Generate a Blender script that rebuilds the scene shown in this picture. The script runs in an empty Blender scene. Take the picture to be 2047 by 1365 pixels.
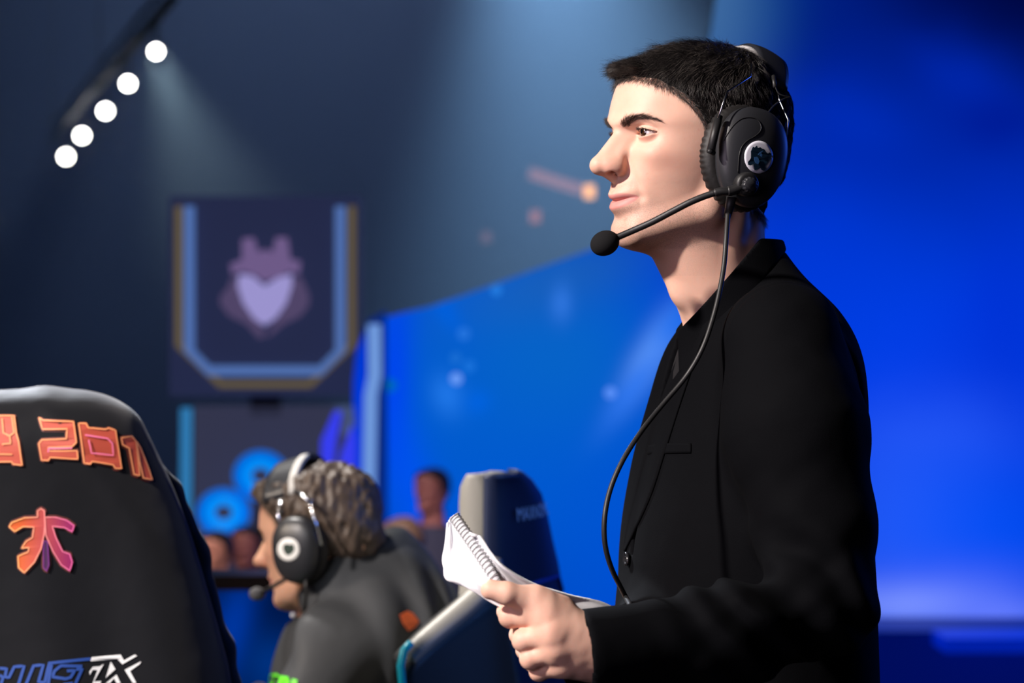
import bpy, math, random
import numpy as np
from mathutils import Vector, Matrix
from mathutils.bvhtree import BVHTree

random.seed(7); RNG = np.random.default_rng(11)
SC = bpy.context.scene
COL = SC.collection
# ------------------------------------------------------------------ camera, world, lights, exposure
CAMZ = 1.44; LENS = 85.0; FPX = LENS / 36.0 * 2047.0; CX, CY = 1023.5, 682.5
cam_d = bpy.data.cameras.new('camera'); cam = bpy.data.objects.new('camera', cam_d); COL.objects.link(cam)
cam.location = (0, 0, CAMZ); cam.rotation_euler = (math.radians(90), 0, 0)
cam_d.lens = LENS; cam_d.sensor_width = 36.0; cam_d.clip_end = 200
cam_d.dof.use_dof = True; cam_d.dof.focus_distance = 2.44; cam_d.dof.aperture_fstop = 5.4
SC.camera = cam
SC.view_settings.view_transform = 'Standard'; SC.view_settings.look = 'None'
SC.view_settings.exposure = 0.0; SC.view_settings.gamma = 1.0; SC.view_settings.use_curve_mapping = False
SC.cycles.use_denoising = True
SC.cycles.max_bounces = 6; SC.cycles.volume_bounces = 0; SC.cycles.sample_clamp_indirect = 4.0
SC.cycles.caustics_reflective = False; SC.cycles.caustics_refractive = False
wd = bpy.data.worlds.new('world'); SC.world = wd; wd.use_nodes = True
wd.node_tree.nodes['Background'].inputs[0].default_value = (0.30, 0.36, 0.62, 1)
wd.node_tree.nodes['Background'].inputs[1].default_value = 0.05

def P(px, py, D):
    return Vector(((px - CX) / FPX * D, D, CAMZ + (CY - py) / FPX * D))

def lamp(name, kind, loc, target, energy, color, size=0.1, spot=30, blend=0.3, shape=None, size_y=None):
    l = bpy.data.lights.new(name, kind); o = bpy.data.objects.new(name, l); COL.objects.link(o)
    o.location = loc; d = Vector(target) - Vector(loc)
    o.rotation_euler = d.to_track_quat('-Z', 'Y').to_euler()
    l.energy = energy; l.color = color
    if kind == 'AREA':
        l.size = size
        if size_y: l.shape = 'RECTANGLE'; l.size_y = size_y
    else:
        l.shadow_soft_size = size
    if kind == 'SPOT': l.spot_size = math.radians(spot); l.spot_blend = blend
    return o

FACE = P(1300, 300, 2.5)
lamp('key_spotlight', 'SPOT', FACE + Vector((-4.6, -2.95, 3.25)), FACE + Vector((0.1, 0, -0.3)), 3250, (1.0, 0.90, 0.84), 0.16, 26, 0.4)
lamp('soft_front_fill', 'SPOT', FACE + Vector((-2.6, -3.2, 0.3)), FACE + Vector((0, 0, -.2)), 170, (0.90, 0.72, 0.92), 0.9, 40, 0.6)  # unseen fill lamp, added to soften the shadows on face and hand
lamp('blue_rim_fill', 'SPOT', FACE + Vector((3.4, 2.6, 0.6)), FACE + Vector((0.1, 0, -0.2)), 110, (0.04, 0.14, 1.0), 0.7, 40, 0.6)  # unseen lamp added to strengthen the blue rim from the video wall
# white spots over the players' desk, behind and above them; the last is added fill
lamp('overhead_white_spotlight', 'SPOT', (-1.6, 5.6, 4.6), (-0.35, 3.8, 1.1), 900, (1.0, 0.95, 0.90), 0.12, 26, 0.5)
lamp('player_side_spotlight', 'SPOT', (-3.2, 2.6, 2.6), (-0.45, 3.8, 1.1), 260, (1.0, 0.82, 0.66), 0.15, 24, 0.5)
lamp('chair_top_spotlight', 'SPOT', (-1.9, 5.6, 3.6), (-0.55, 2.9, 1.25), 1500, (0.85, 0.90, 1.0), 0.15, 16, 0.5)
lamp('chair_back_fill', 'SPOT', (-1.7, -0.4, 2.9), (-0.62, 2.85, 1.15), 210, (0.86, 0.90, 1.0), 0.3, 15, 0.8)  # unseen lamp added from the front to bring out the printed cover
# beams through the haze at the back of the hall
lamp('haze_wash_spotlight', 'SPOT', P(1040, -440, 15.5), P(1230, 480, 15.0), 5600, (0.28, 0.56, 0.96), 0.2, 62, 1.0)
lamp('haze_beam_spotlight', 'SPOT', P(314, 112, 17.2), P(470, 520, 13.0), 1500, (0.60, 0.85, 0.95), 0.10, 15, 0.8)
lamp('hall_wash_spotlight', 'SPOT', P(700, -900, 16), P(600, 500, 25.0), 2600, (0.30, 0.45, 0.85), 0.5, 110, 1.0)
lamp('blue_side_fill', 'SPOT', (3.4, 3.0, 2.2), (0.0, 3.6, 1.15), 150, (0.12, 0.32, 1.0), 0.3, 22, 0.6)  # added lamp, throws blue on the centre chair's back and lettering
lamp('audience_fill', 'SPOT', (-1.6, 8.6, 3.2), P(450, 1120, 11.6), 500, (1.0, 0.72, 0.62), 0.2, 22, 0.6)  # added lamp, brightens the otherwise dark audience
lamp('floor_crew_fill', 'SPOT', (-1.4, 7.6, 3.0), P(825, 1070, 10.5), 800, (1.0, 0.75, 0.70), 0.2, 26, 0.6)  # unseen lamp put in to lift the people on the hall floor

# ------------------------------------------------------------------ materials
def srgb(r, g, b):
    f = lambda c: ((c / 255 + 0.055) / 1.055) ** 2.4 if c > 10 else c / 255 / 12.92
    return (f(r), f(g), f(b), 1)

def mat(name, color, rough=0.6, metal=0.0, emit=None, estr=1.0, spec=0.5, bump=None, sss=0, sheen=0, coat=0, var=None):
    m = bpy.data.materials.new(name); m.use_nodes = True; nt = m.node_tree; b = nt.nodes['Principled BSDF']
    b.inputs['Base Color'].default_value = color; b.inputs['Roughness'].default_value = rough
    b.inputs['Metallic'].default_value = metal; b.inputs['Specular IOR Level'].default_value = spec
    b.inputs['Sheen Weight'].default_value = sheen; b.inputs['Coat Weight'].default_value = coat
    if emit: b.inputs['Emission Color'].default_value = emit; b.inputs['Emission Strength'].default_value = estr
    if bump or var:
        tc = nt.nodes.new('ShaderNodeTexCoord')
    if bump:
        sc_, st, dist = bump
        n = nt.nodes.new('ShaderNodeTexNoise'); n.inputs['Scale'].default_value = sc_; n.inputs['Detail'].default_value = 3
        bp = nt.nodes.new('ShaderNodeBump'); bp.inputs['Strength'].default_value = st; bp.inputs['Distance'].default_value = dist
        nt.links.new(tc.outputs['Object'], n.inputs['Vector']); nt.links.new(n.outputs['Fac'], bp.inputs['Height']); nt.links.new(bp.outputs[0], b.inputs['Normal'])
    if var:
        vs, col2 = var
        n = nt.nodes.new('ShaderNodeTexNoise'); n.inputs['Scale'].default_value = vs; n.inputs['Detail'].default_value = 4
        mx = nt.nodes.new('ShaderNodeMix'); mx.data_type = 'RGBA'
        mx.inputs[6].default_value = color; mx.inputs[7].default_value = col2
        nt.links.new(tc.outputs['Object'], n.inputs['Vector']); nt.links.new(n.outputs['Fac'], mx.inputs[0]); nt.links.new(mx.outputs[2], b.inputs['Base Color'])
    return m

def emat(name, color, strength=1.0, sample=False):
    m = bpy.data.materials.new(name); m.use_nodes = True; nt = m.node_tree
    nt.nodes.remove(nt.nodes['Principled BSDF'])
    e = nt.nodes.new('ShaderNodeEmission'); e.inputs[0].default_value = color; e.inputs[1].default_value = strength
    nt.links.new(e.outputs[0], nt.nodes['Material Output'].inputs[0])
    if not sample: m.cycles.emission_sampling = 'NONE'
    return m

# ------------------------------------------------------------------ object helpers
def tag(o, label=None, cat=None, group=None, kind=None):
    if label: o['label'] = label
    if cat: o['category'] = cat
    if group: o['group'] = group
    if kind: o['kind'] = kind
    return o

def empty(name, loc=(0, 0, 0)):
    o = bpy.data.objects.new(name, None); COL.objects.link(o); o.location = loc; return o

def obj(name, verts, faces, m, parent=None, smooth=True):
    me = bpy.data.meshes.new(name)
    verts = np.asarray(verts, dtype=np.float64)
    me.from_pydata([tuple(v) for v in verts], [], [tuple(int(i) for i in f) for f in faces]) if not isinstance(faces, np.ndarray) else fast_mesh(me, verts, faces)
    me.validate(); me.update()
    if m: me.materials.append(m)
    if smooth: me.shade_smooth()
    o = bpy.data.objects.new(name, me); COL.objects.link(o)
    if parent is not None:
        o.parent = parent; o.matrix_parent_inverse = Matrix.Translation(parent.location).inverted() if parent.type == 'EMPTY' else Matrix.Identity(4)
    return o

def fast_mesh(me, verts, faces):
    n = faces.shape[1]
    me.vertices.add(len(verts)); me.vertices.foreach_set('co', np.ascontiguousarray(verts, dtype=np.float32).ravel())
    me.loops.add(faces.size); me.loops.foreach_set('vertex_index', np.ascontiguousarray(faces, dtype=np.int32).ravel())
    me.polygons.add(len(faces)); me.polygons.foreach_set('loop_start', np.arange(0, faces.size, n, dtype=np.int32))

class MB:
    """collects shapes for ONE mesh"""
    def __init__(s): s.v = []; s.f = []
    def add(s, v, f):
        n = len(s.v); s.v += [tuple(x) for x in v]; s.f += [tuple(i + n for i in q) for q in f]; return s
    def box(s, c, d, rz=0, bevel=0.0):
        c = Vector(c); hx, hy, hz = d[0] / 2, d[1] / 2, d[2] / 2
        R = Matrix.Rotation(rz, 3, 'Z')
        if bevel <= 0:
            v = [c + R @ Vector((sx * hx, sy * hy, sz * hz)) for sx in (-1, 1) for sy in (-1, 1) for sz in (-1, 1)]
            return s.add(v, [(0, 1, 3, 2), (4, 6, 7, 5), (0, 4, 5, 1), (2, 3, 7, 6), (0, 2, 6, 4), (1, 5, 7, 3)])
        k = 4; pts = []
        for sx, sy, a0 in ((1, 1, 0), (-1, 1, 90), (-1, -1, 180), (1, -1, 270)):
            for i in range(k + 1):
                a = math.radians(a0 + 90 * i / k); pts.append((sx * (hx - bevel) + bevel * math.cos(a), sy * (hy - bevel) + bevel * math.sin(a)))
        n = len(pts); v = []
        for z, sc_ in ((-hz, 1 - bevel / max(hx, hy)), (-hz + bevel, 1), (hz - bevel, 1), (hz, 1 - bevel / max(hx, hy))):
            v += [c + R @ Vector((x * sc_, y * sc_, z)) for x, y in pts]
        f = [(r * n + i, r * n + (i + 1) % n, (r + 1) * n + (i + 1) % n, (r + 1) * n + i) for r in range(3) for i in range(n)]
        f += [tuple(range(n))[::-1], tuple(3 * n + i for i in range(n))]
        return s.add(v, f)
    def tube(s, pts, r, n=10, caps=True):
        pts = [Vector(p) for p in pts]; rs = r if hasattr(r, '__len__') else [r] * len(pts)
        v = []; up = None
        for i, p in enumerate(pts):
            t = (pts[min(i + 1, len(pts) - 1)] - pts[max(i - 1, 0)])
            if t.length < 1e-9: t = Vector((0, 0, 1))
            t.normalize()
            if up is None: up = t.orthogonal().normalized()
            up = (up - t * up.dot(t)); up = up.normalized() if up.length > 1e-6 else t.orthogonal().normalized()
            w = t.cross(up)
            for k in range(n):
                a = 2 * math.pi * k / n; v.append(p + (up * math.cos(a) + w * math.sin(a)) * rs[i])
        f = [(i * n + k, i * n + (k + 1) % n, (i + 1) * n + (k + 1) % n, (i + 1) * n + k) for i in range(len(pts) - 1) for k in range(n)]
        if caps: f += [tuple(range(n))[::-1], tuple((len(pts) - 1) * n + k for k in range(n))]
        return s.add(v, f)
    def ellipsoid(s, c, r, n=20, R=None):
        v = []; f = []; m_ = n // 2; c = Vector(c); R = R or Matrix.Identity(3)
        for i in range(m_ + 1):
            th = math.pi * i / m_
            for k in range(n):
                a = 2 * math.pi * k / n
                v.append(c + R @ Vector((r[0] * math.sin(th) * math.cos(a), r[1] * math.sin(th) * math.sin(a), r[2] * math.cos(th))))
        for i in range(m_):
            for k in range(n): f.append((i * n + k, (i + 1) * n + k, (i + 1) * n + (k + 1) % n, i * n + (k + 1) % n))
        return s.add(v, f)
    def grid(s, rows):
        """rows: list of lists of points; a sheet"""
        m_ = len(rows[0]); v = [p for r in rows for p in r]
        return s.add(v, [(i * m_ + k, i * m_ + k + 1, (i + 1) * m_ + k + 1, (i + 1) * m_ + k) for i in range(len(rows) - 1) for k in range(m_ - 1)])
    def slab(s, rows, thick, nrm=None):
        """closed sheet with thickness, offset along approx normals"""
        R, C_ = len(rows), len(rows[0]); top = []; bot = []
        for i in range(R):
            for k in range(C_):
                a = Vector(rows[min(i + 1, R - 1)][k]) - Vector(rows[max(i - 1, 0)][k]); b = Vector(rows[i][min(k + 1, C_ - 1)]) - Vector(rows[i][max(k - 1, 0)])
                nn = a.cross(b); nn = nn.normalized() if nn.length > 1e-12 else Vector((0, 1, 0))
                p = Vector(rows[i][k]); top.append(p + nn * thick / 2); bot.append(p - nn * thick / 2)
        v = top + bot; o = R * C_; f = []
        for i in range(R - 1):
            for k in range(C_ - 1):
                a, b, c, d = i * C_ + k, i * C_ + k + 1, (i + 1) * C_ + k + 1, (i + 1) * C_ + k
                f += [(a, b, c, d), (o + d, o + c, o + b, o + a)]
        ring = [k for k in range(C_)] + [i * C_ + C_ - 1 for i in range(1, R)] + [(R - 1) * C_ + k for k in range(C_ - 2, -1, -1)] + [i * C_ for i in range(R - 2, 0, -1)]
        for i in range(len(ring)):
            a, b = ring[i], ring[(i + 1) % len(ring)]; f.append((a, o + a, o + b, b))
        return s.add(v, f)
    def prism(s, poly, off):
        """poly: list of 3D points (outline), extruded by vector off"""
        n = len(poly); off = Vector(off); v = [Vector(p) for p in poly] + [Vector(p) + off for p in poly]
        f = [tuple(range(n)), tuple(range(2 * n - 1, n - 1, -1))] + [(i, (i + 1) % n, n + (i + 1) % n, n + i) for i in range(n)]
        return s.add(v, f)
    def build(s, name, m, parent=None, smooth=True): return obj(name, s.v, s.f, m, parent, smooth)

def smooth_path(pts, k=8):
    """Catmull-Rom through points (tuples of any length)"""
    p = np.array(pts, dtype=float); q = np.vstack([2 * p[0] - p[1], p, 2 * p[-1] - p[-2]]); out = []
    for i in range(1, len(q) - 2):
        for j in range(k):
            t = j / k; a, b, c, d = q[i - 1], q[i], q[i + 1], q[i + 2]
            out.append(0.5 * ((2 * b) + (-a + c) * t + (2 * a - 5 * b + 4 * c - d) * t ** 2 + (-a + 3 * b - 3 * c + d) * t ** 3))
    out.append(p[-1]); return np.array(out)

# ------------------------------------------------------------------ implicit surfaces
def smin(a, b, k):
    h = np.clip(0.5 + 0.5 * (b - a) / k, 0, 1); return b + (a - b) * h - k * h * (1 - h)
def smax(a, b, k): return -smin(-a, -b, k)
def ell(x, y, z, c, r):
    X, Y, Z = (x - c[0]) / r[0], (y - c[1]) / r[1], (z - c[2]) / r[2]
    k0 = np.sqrt(X * X + Y * Y + Z * Z) + 1e-9; k1 = np.sqrt((X / r[0]) ** 2 + (Y / r[1]) ** 2 + (Z / r[2]) ** 2) + 1e-9
    return k0 * (k0 - 1) / k1
def cap(x, y, z, a, b, ra, rb):
    ax, ay, az = a; bx, by, bz = b[0] - ax, b[1] - ay, b[2] - az
    t = np.clip(((x - ax) * bx + (y - ay) * by + (z - az) * bz) / (bx * bx + by * by + bz * bz), 0, 1)
    return np.sqrt((x - ax - bx * t) ** 2 + (y - ay - by * t) ** 2 + (z - az - bz * t) ** 2) - (ra + (rb - ra) * t)
def g(t): return np.exp(-t * t)
def sst(a, b, x):
    t = np.clip((x - a) / (b - a), 0, 1); return t * t * (3 - 2 * t)
def cub(xs, ys):
    """smooth monotone-ish interpolation table"""
    P_ = smooth_path(list(zip(xs, ys)), 12); o = np.argsort(P_[:, 0]); X, Y = P_[o, 0], P_[o, 1]
    return lambda t: np.interp(t, X, Y).astype(np.float32)

def polygonize(f, lo, hi, h, B=8, lip=1.6):
    lo = np.array(lo, float); n = np.ceil((np.array(hi, float) - lo) / h / B).astype(int)
    cs = [lo[i] + (np.arange(n[i]) + 0.5) * h * B for i in range(3)]
    X, Y, Z = np.meshgrid(*cs, indexing='ij')
    c = f(X.astype(np.float32), Y.astype(np.float32), Z.astype(np.float32))
    keep = np.abs(c) < lip * h * B * 0.9
    D_ = np.repeat(np.repeat(np.repeat(c, B, 0), B, 1), B, 2).astype(np.float32)
    ijk = np.argwhere(keep); r = np.arange(B); ox, oy, oz = np.meshgrid(r, r, r, indexing='ij')
    step = 4000
    for s0 in range(0, len(ijk), step):
        q = ijk[s0:s0 + step]
        I = (q[:, 0, None] * B + ox.ravel()[None]).ravel(); J = (q[:, 1, None] * B + oy.ravel()[None]).ravel(); K = (q[:, 2, None] * B + oz.ravel()[None]).ravel()
        D_[I, J, K] = f((lo[0] + I * h).astype(np.float32), (lo[1] + J * h).astype(np.float32), (lo[2] + K * h).astype(np.float32))
    s = D_ < 0
    act = np.zeros(tuple(np.array(D_.shape) - 1), bool)
    c0 = s[:-1, :-1, :-1]
    for dx in (0, 1):
        for dy in (0, 1):
            for dz in (0, 1):
                act |= c0 != s[dx:s.shape[0] - 1 + dx, dy:s.shape[1] - 1 + dy, dz:s.shape[2] - 1 + dz]
    cells = np.argwhere(act); idx = -np.ones(act.shape, np.int32); idx[tuple(cells.T)] = np.arange(len(cells))
    acc = np.zeros((len(cells), 3)); cnt = np.zeros(len(cells))
    for ax in range(3):
        o1, o2 = [a for a in range(3) if a != ax]
        for a in (0, 1):
            for b in (0, 1):
                p = cells.copy(); p[:, o1] += a; p[:, o2] += b; q = p.copy(); q[:, ax] += 1
                d0 = D_[tuple(p.T)]; d1 = D_[tuple(q.T)]; mk = (d0 < 0) != (d1 < 0)
                t = np.where(mk, d0 / np.where(mk, d0 - d1, 1), 0); pos = p.astype(float); pos[:, ax] += t
                acc[mk] += pos[mk]; cnt[mk] += 1
    verts = lo + acc / cnt[:, None] * h
    faces = []
    for ax in range(3):
        o1, o2 = (ax + 1) % 3, (ax + 2) % 3
        sl0 = [slice(None)] * 3; sl1 = [slice(None)] * 3; sl0[ax] = slice(0, -1); sl1[ax] = slice(1, None)
        ch = s[tuple(sl0)] != s[tuple(sl1)]; e = np.argwhere(ch)
        e = e[(e[:, o1] > 0) & (e[:, o2] > 0) & (e[:, o1] < act.shape[o1]) & (e[:, o2] < act.shape[o2])]
        q = []
        for a, b in ((-1, -1), (0, -1), (0, 0), (-1, 0)):
            p = e.copy(); p[:, o1] += a; p[:, o2] += b; q.append(idx[tuple(p.T)])
        q = np.stack(q, 1); flip = ~s[tuple(e.T)]; q[flip] = q[flip][:, ::-1]
        faces.append(q[(q >= 0).all(1)])
    return verts, np.vstack(faces).astype(np.int32)

def noise3(x, y, z, sc_, seed=0):
    """cheap smooth pseudo noise (sum of sines)"""
    r = np.random.default_rng(seed); o = np.zeros_like(x)
    for i in range(7):
        d = r.normal(size=3); d /= np.linalg.norm(d); fr = sc_ * r.uniform(0.7, 1.6)
        o = o + np.sin((x * d[0] + y * d[1] + z * d[2]) * fr + r.uniform(0, 6.28) + 0.7 * np.sin((x * d[1] + y * d[2] + z * d[0]) * fr * 0.6))
    return o / 4.0

def bvh_of(*objs):
    V, F = [], []
    for o in objs:
        n = len(V); V += [tuple(v.co) for v in o.data.vertices]; F += [tuple(i + n for i in p.vertices) for p in o.data.polygons]
    return BVHTree.FromPolygons(V, F)
CAMP = Vector((0, 0, CAMZ)); SHIFT = [0]
def onto(bvh, px, py, off=0.0005, fallback=2.4):
    """the point of a surface seen at this place of the photograph, lifted by off"""
    d = P(px, py, 1.0) - CAMP; dn = d.normalized(); hit, n, i, dist = bvh.ray_cast(CAMP, dn); s_ = 0
    while hit is None and s_ < SHIFT[0]:
        s_ += 2; dn = (P(px + s_, py, 1.0) - CAMP).normalized(); hit, n, i, dist = bvh.ray_cast(CAMP, dn)
    if hit is None: return CAMP + d * fallback
    if n.dot(dn) > 0: n = -n
    return hit + n * off
# ------------------------------------------------------------------ the shape of a head (mm; u forward, v to its left, w up, eyes at w = 0)
T_prof = cub([-122,-119,-115,-109,-103,-97,-90,-82,-75,-66,-58,-50,-40,-30,-15,-6,0,6,12,22,35,50,60],
             [69,81,88,92,93.5,94.5,94.5,95,95.5,96,96,95.5,93.5,92,92,93.5,95.5,98,97.5,95,92,87.5,81])
T_wid = cub([-122,-118,-110,-100,-90,-75,-60,-45,-30,-15,0,15,35,55,70], [20,28,38,46,51,56,60,64,67,68,67.5,68.5,67,61,52])
T_exp = cub([-120,-100,-80,-60,-40,-20,0,20,60], [1.95,1.85,1.9,2.0,2.15,2.3,2.4,2.35,2.2])
EYE_C = (71.5, 29.5, -3.0)
def head_field(u, v, w, detail=True):
    av = np.abs(v)
    wl = -72.3 + 3.6 * np.clip(av / 26, 0, 1.3) ** 1.3
    d = 3.2 * g((av - 21) / 17) * g((w - 11 + 0.0 * av) / 7) + 1.5 * g(av / 9) * g((w - 8) / 7)
    d = d - 15.5 * g((av - 33) / 14.5) * g((w + 1.5) / 11.5) - 11.0 * g((av - 16.5) / 7) * g((w + 5) / 9)
    d = d - 4 * g((av - 58) / 12) * g((w - 22) / 16)
    d = d + 4.5 * g((av - 46) / 13) * g((w + 27) / 11) - 2.5 * g((av - 47) / 13) * g((w + 66) / 18)
    lat = lambda s: np.clip(1 - (av / s) ** 2.2, 0, 1)
    d = d + 5.8 * g((w - wl - 5) / 5.5) * lat(27) + 7.0 * g((w - wl + 7.5) / 6) * lat(26)
    d = d - 4.2 * g((w - wl) / 1.35) * lat(27)
    d = d + 3.0 * lat(22) * g((w + 58) / 9) - 0.9 * g(av / 3) * g((w + 58) / 5)
    d = d - 2.0 * g((w + 92.5) / 5) * lat(26) + 1.8 * g((w + 106) / 10) * g(av / 19)
    d = d - 2.4 * g((av - 28) / 4.5) * g((w + 69) / 5) + 1.6 * g((av - 33) / 5) * g((w + 66) / 10)
    d = d - 1.6 * g((av - 24 - (-46 - w) * 0.28) / 3.2) * g((w + 52) / 11)
    up = u - d
    prof = T_prof(w); wid = T_wid(w); n = T_exp(w); uc = 6.0
    a = np.maximum(prof - uc, 8)
    U = np.maximum(up - uc, 0) / a; V = av / wid
    k = (U ** n + V ** n + 1e-9) ** (1 / n)
    face = (k - 1) * np.minimum(a, wid) * 0.95
    back = -(u + 34.0)
    face = smax(face, back, 20); face = smax(face, -(w + 121.0), 8); face = smax(face, w - 68.0, 18)
    cran = ell(u, v, w, (-11, 0, 16), (92, 75, 68))
    occ = ell(u, v, w, (-43, 0, -17), (59, 62, 58))
    f = smin(cran, occ, 14); f = smin(f, face, 16)
    # jaw, neck
    f = smin(f, cap(u, av, w, (78, 16, -104), (14, 48, -82), 12, 16), 14)
    f = smin(f, cap(u, av, w, (14, 50, -80), (4, 58, -30), 13, 12), 12)
    neck = cap(u, v, w, (6, 0, -103), (-52, 0, -199), 49, 51)
    nape = cap(u, v * 0.9, w, (-37, 0, -60), (-45, 0, -195), 37, 38)
    neck = smin(neck, nape, 16)
    neck = smin(neck, cap(u, av, w, (-22, 52, -62), (-8, 16, -212), 9, 8), 14)
    neck = smin(neck, ell(u, v, w, (14, 0, -165), (14, 13, 15)), 14)
    neck = smin(neck, cap(u, av, w, (-60, 30, -218), (-72, 130, -245), 38, 30), 25)
    f = smin(f, neck, 13)
    f = smin(f, cap(u, v, w, (76, 0, -108), (28, 0, -116), 13, 16), 12)
    if not detail: return f
    # nose
    nose = cap(u, v, w, (91.0, 0, -3.5), (115.4, 0, -35.0), 7.6, 9.4)
    nose = smin(nose, ell(u, v, w, (117.4, 0, -36.6), (9.0, 9.0, 8.2)), 6)
    nose = smin(nose, cap(u, av, w, (84, 7, -8), (103, 9.0, -35), 6.5, 8.5), 9)
    nose = smin(nose, ell(u, av, w, (103.0, 12.0, -39.5), (11.5, 6.2, 7.6)), 7)
    nose = smin(nose, cap(u, v, w, (117, 0, -40), (101, 0, -48.5), 4.0, 4.4), 3)
    nose = smin(nose, ell(u, av, w, (109.5, 7.5, -35.0), (8.5, 6.5, 7.5)), 6)
    f = smin(f, nose, 5.5)
    c20, s20 = math.cos(0.32), math.sin(0.32)
    uu = (u - 109.0) * c20 - (w + 46.0) * s20; ww = (u - 109.0) * s20 + (w + 46.0) * c20
    f = smax(f, -ell(uu, av, ww, (-1.5, 8.6, -0.8), (7.6, 4.2, 5.2)), 1.0)
    f = smax(f, -ell(u, av, w, (109.5, 14.0, -49.0), (7.0, 6.0, 6.6)), 2.0)
    f = smax(f, -cap(u, av, w, (107.5, 8.8, -45), (99, 7.0, -33), 3.8, 2.8), 1.0)
    f = f + 1.6 * g((u - 93) / 4) * g((av - 18.5) / 3.5) * g((w + 40) / 9)
    # eyes: a lid shell round each ball, opened between two curves
    cx, cy, cz = EYE_C; rr = np.sqrt((u - cx) ** 2 + (av - cy) ** 2 + (w - cz) ** 2)
    s_ = np.clip((av - cy - 0.5) / 14.0, -1.15, 1.15)
    upc = cz + 0.3 + 3.5 * (1 - s_ ** 2) ; loc = cz - 0.6 - 3.2 * (1 - s_ * s_)
    lid = rr - (13.9 + 0.5 * g((w - upc - 1.0) / 1.2) + 0.5 * g((w - loc + 1.2) / 1.4))
    f = smin(f, lid, 3.2)
    f = f + 1.5 * g((w - upc - 3.6) / 1.1) * g((av - cy - 1) / 11) * (u > cx + 2)
    opening = np.maximum(w - upc, loc - w)
    opening = np.maximum(opening, cx + 1.0 - u); opening = np.maximum(opening, rr - 24)
    f = smax(f, -opening, 0.7)
    f = smin(f, rr - 11.2, 0.5)
    # ears, folded under the cushions
    f = smin(f, ell(u, av, w, (-6, 73, -22), (17, 6, 30)), 5)
    return f

def head_matrix(origin, yaw, pitch=0.0, roll=0.0):
    """yaw: how far the face turns from image-left towards the camera"""
    f = Vector((-math.cos(yaw), -math.sin(yaw), 0)); l = Vector((math.sin(yaw), -math.cos(yaw), 0)); up = Vector((0, 0, 1))
    M = Matrix((f, l, up)).transposed()
    M = M @ Matrix.Rotation(-pitch, 3, 'Y') @ Matrix.Rotation(roll, 3, 'X')
    M4 = M.to_4x4(); M4.translation = origin
    return M4 @ Matrix.Scale(0.001, 4)
def xf(M, V):
    V = np.asarray(V, float); A = np.array(M); return V @ A[:3, :3].T + A[:3, 3]

HM = head_matrix(P(1392, 270, 2.56), math.radians(26.5))
HMI = HM.inverted()
def HV(px, py, v):
    """point on the sight line of (px, py) whose sideways head coordinate is v mm"""
    a = HMI @ CAMP; b = HMI @ P(px, py, 1.0); d = b - a; return HM @ (a + d * ((v - a.y) / d.y))
def HL(u, v, w): return HM @ Vector((u, v, w))

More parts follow.
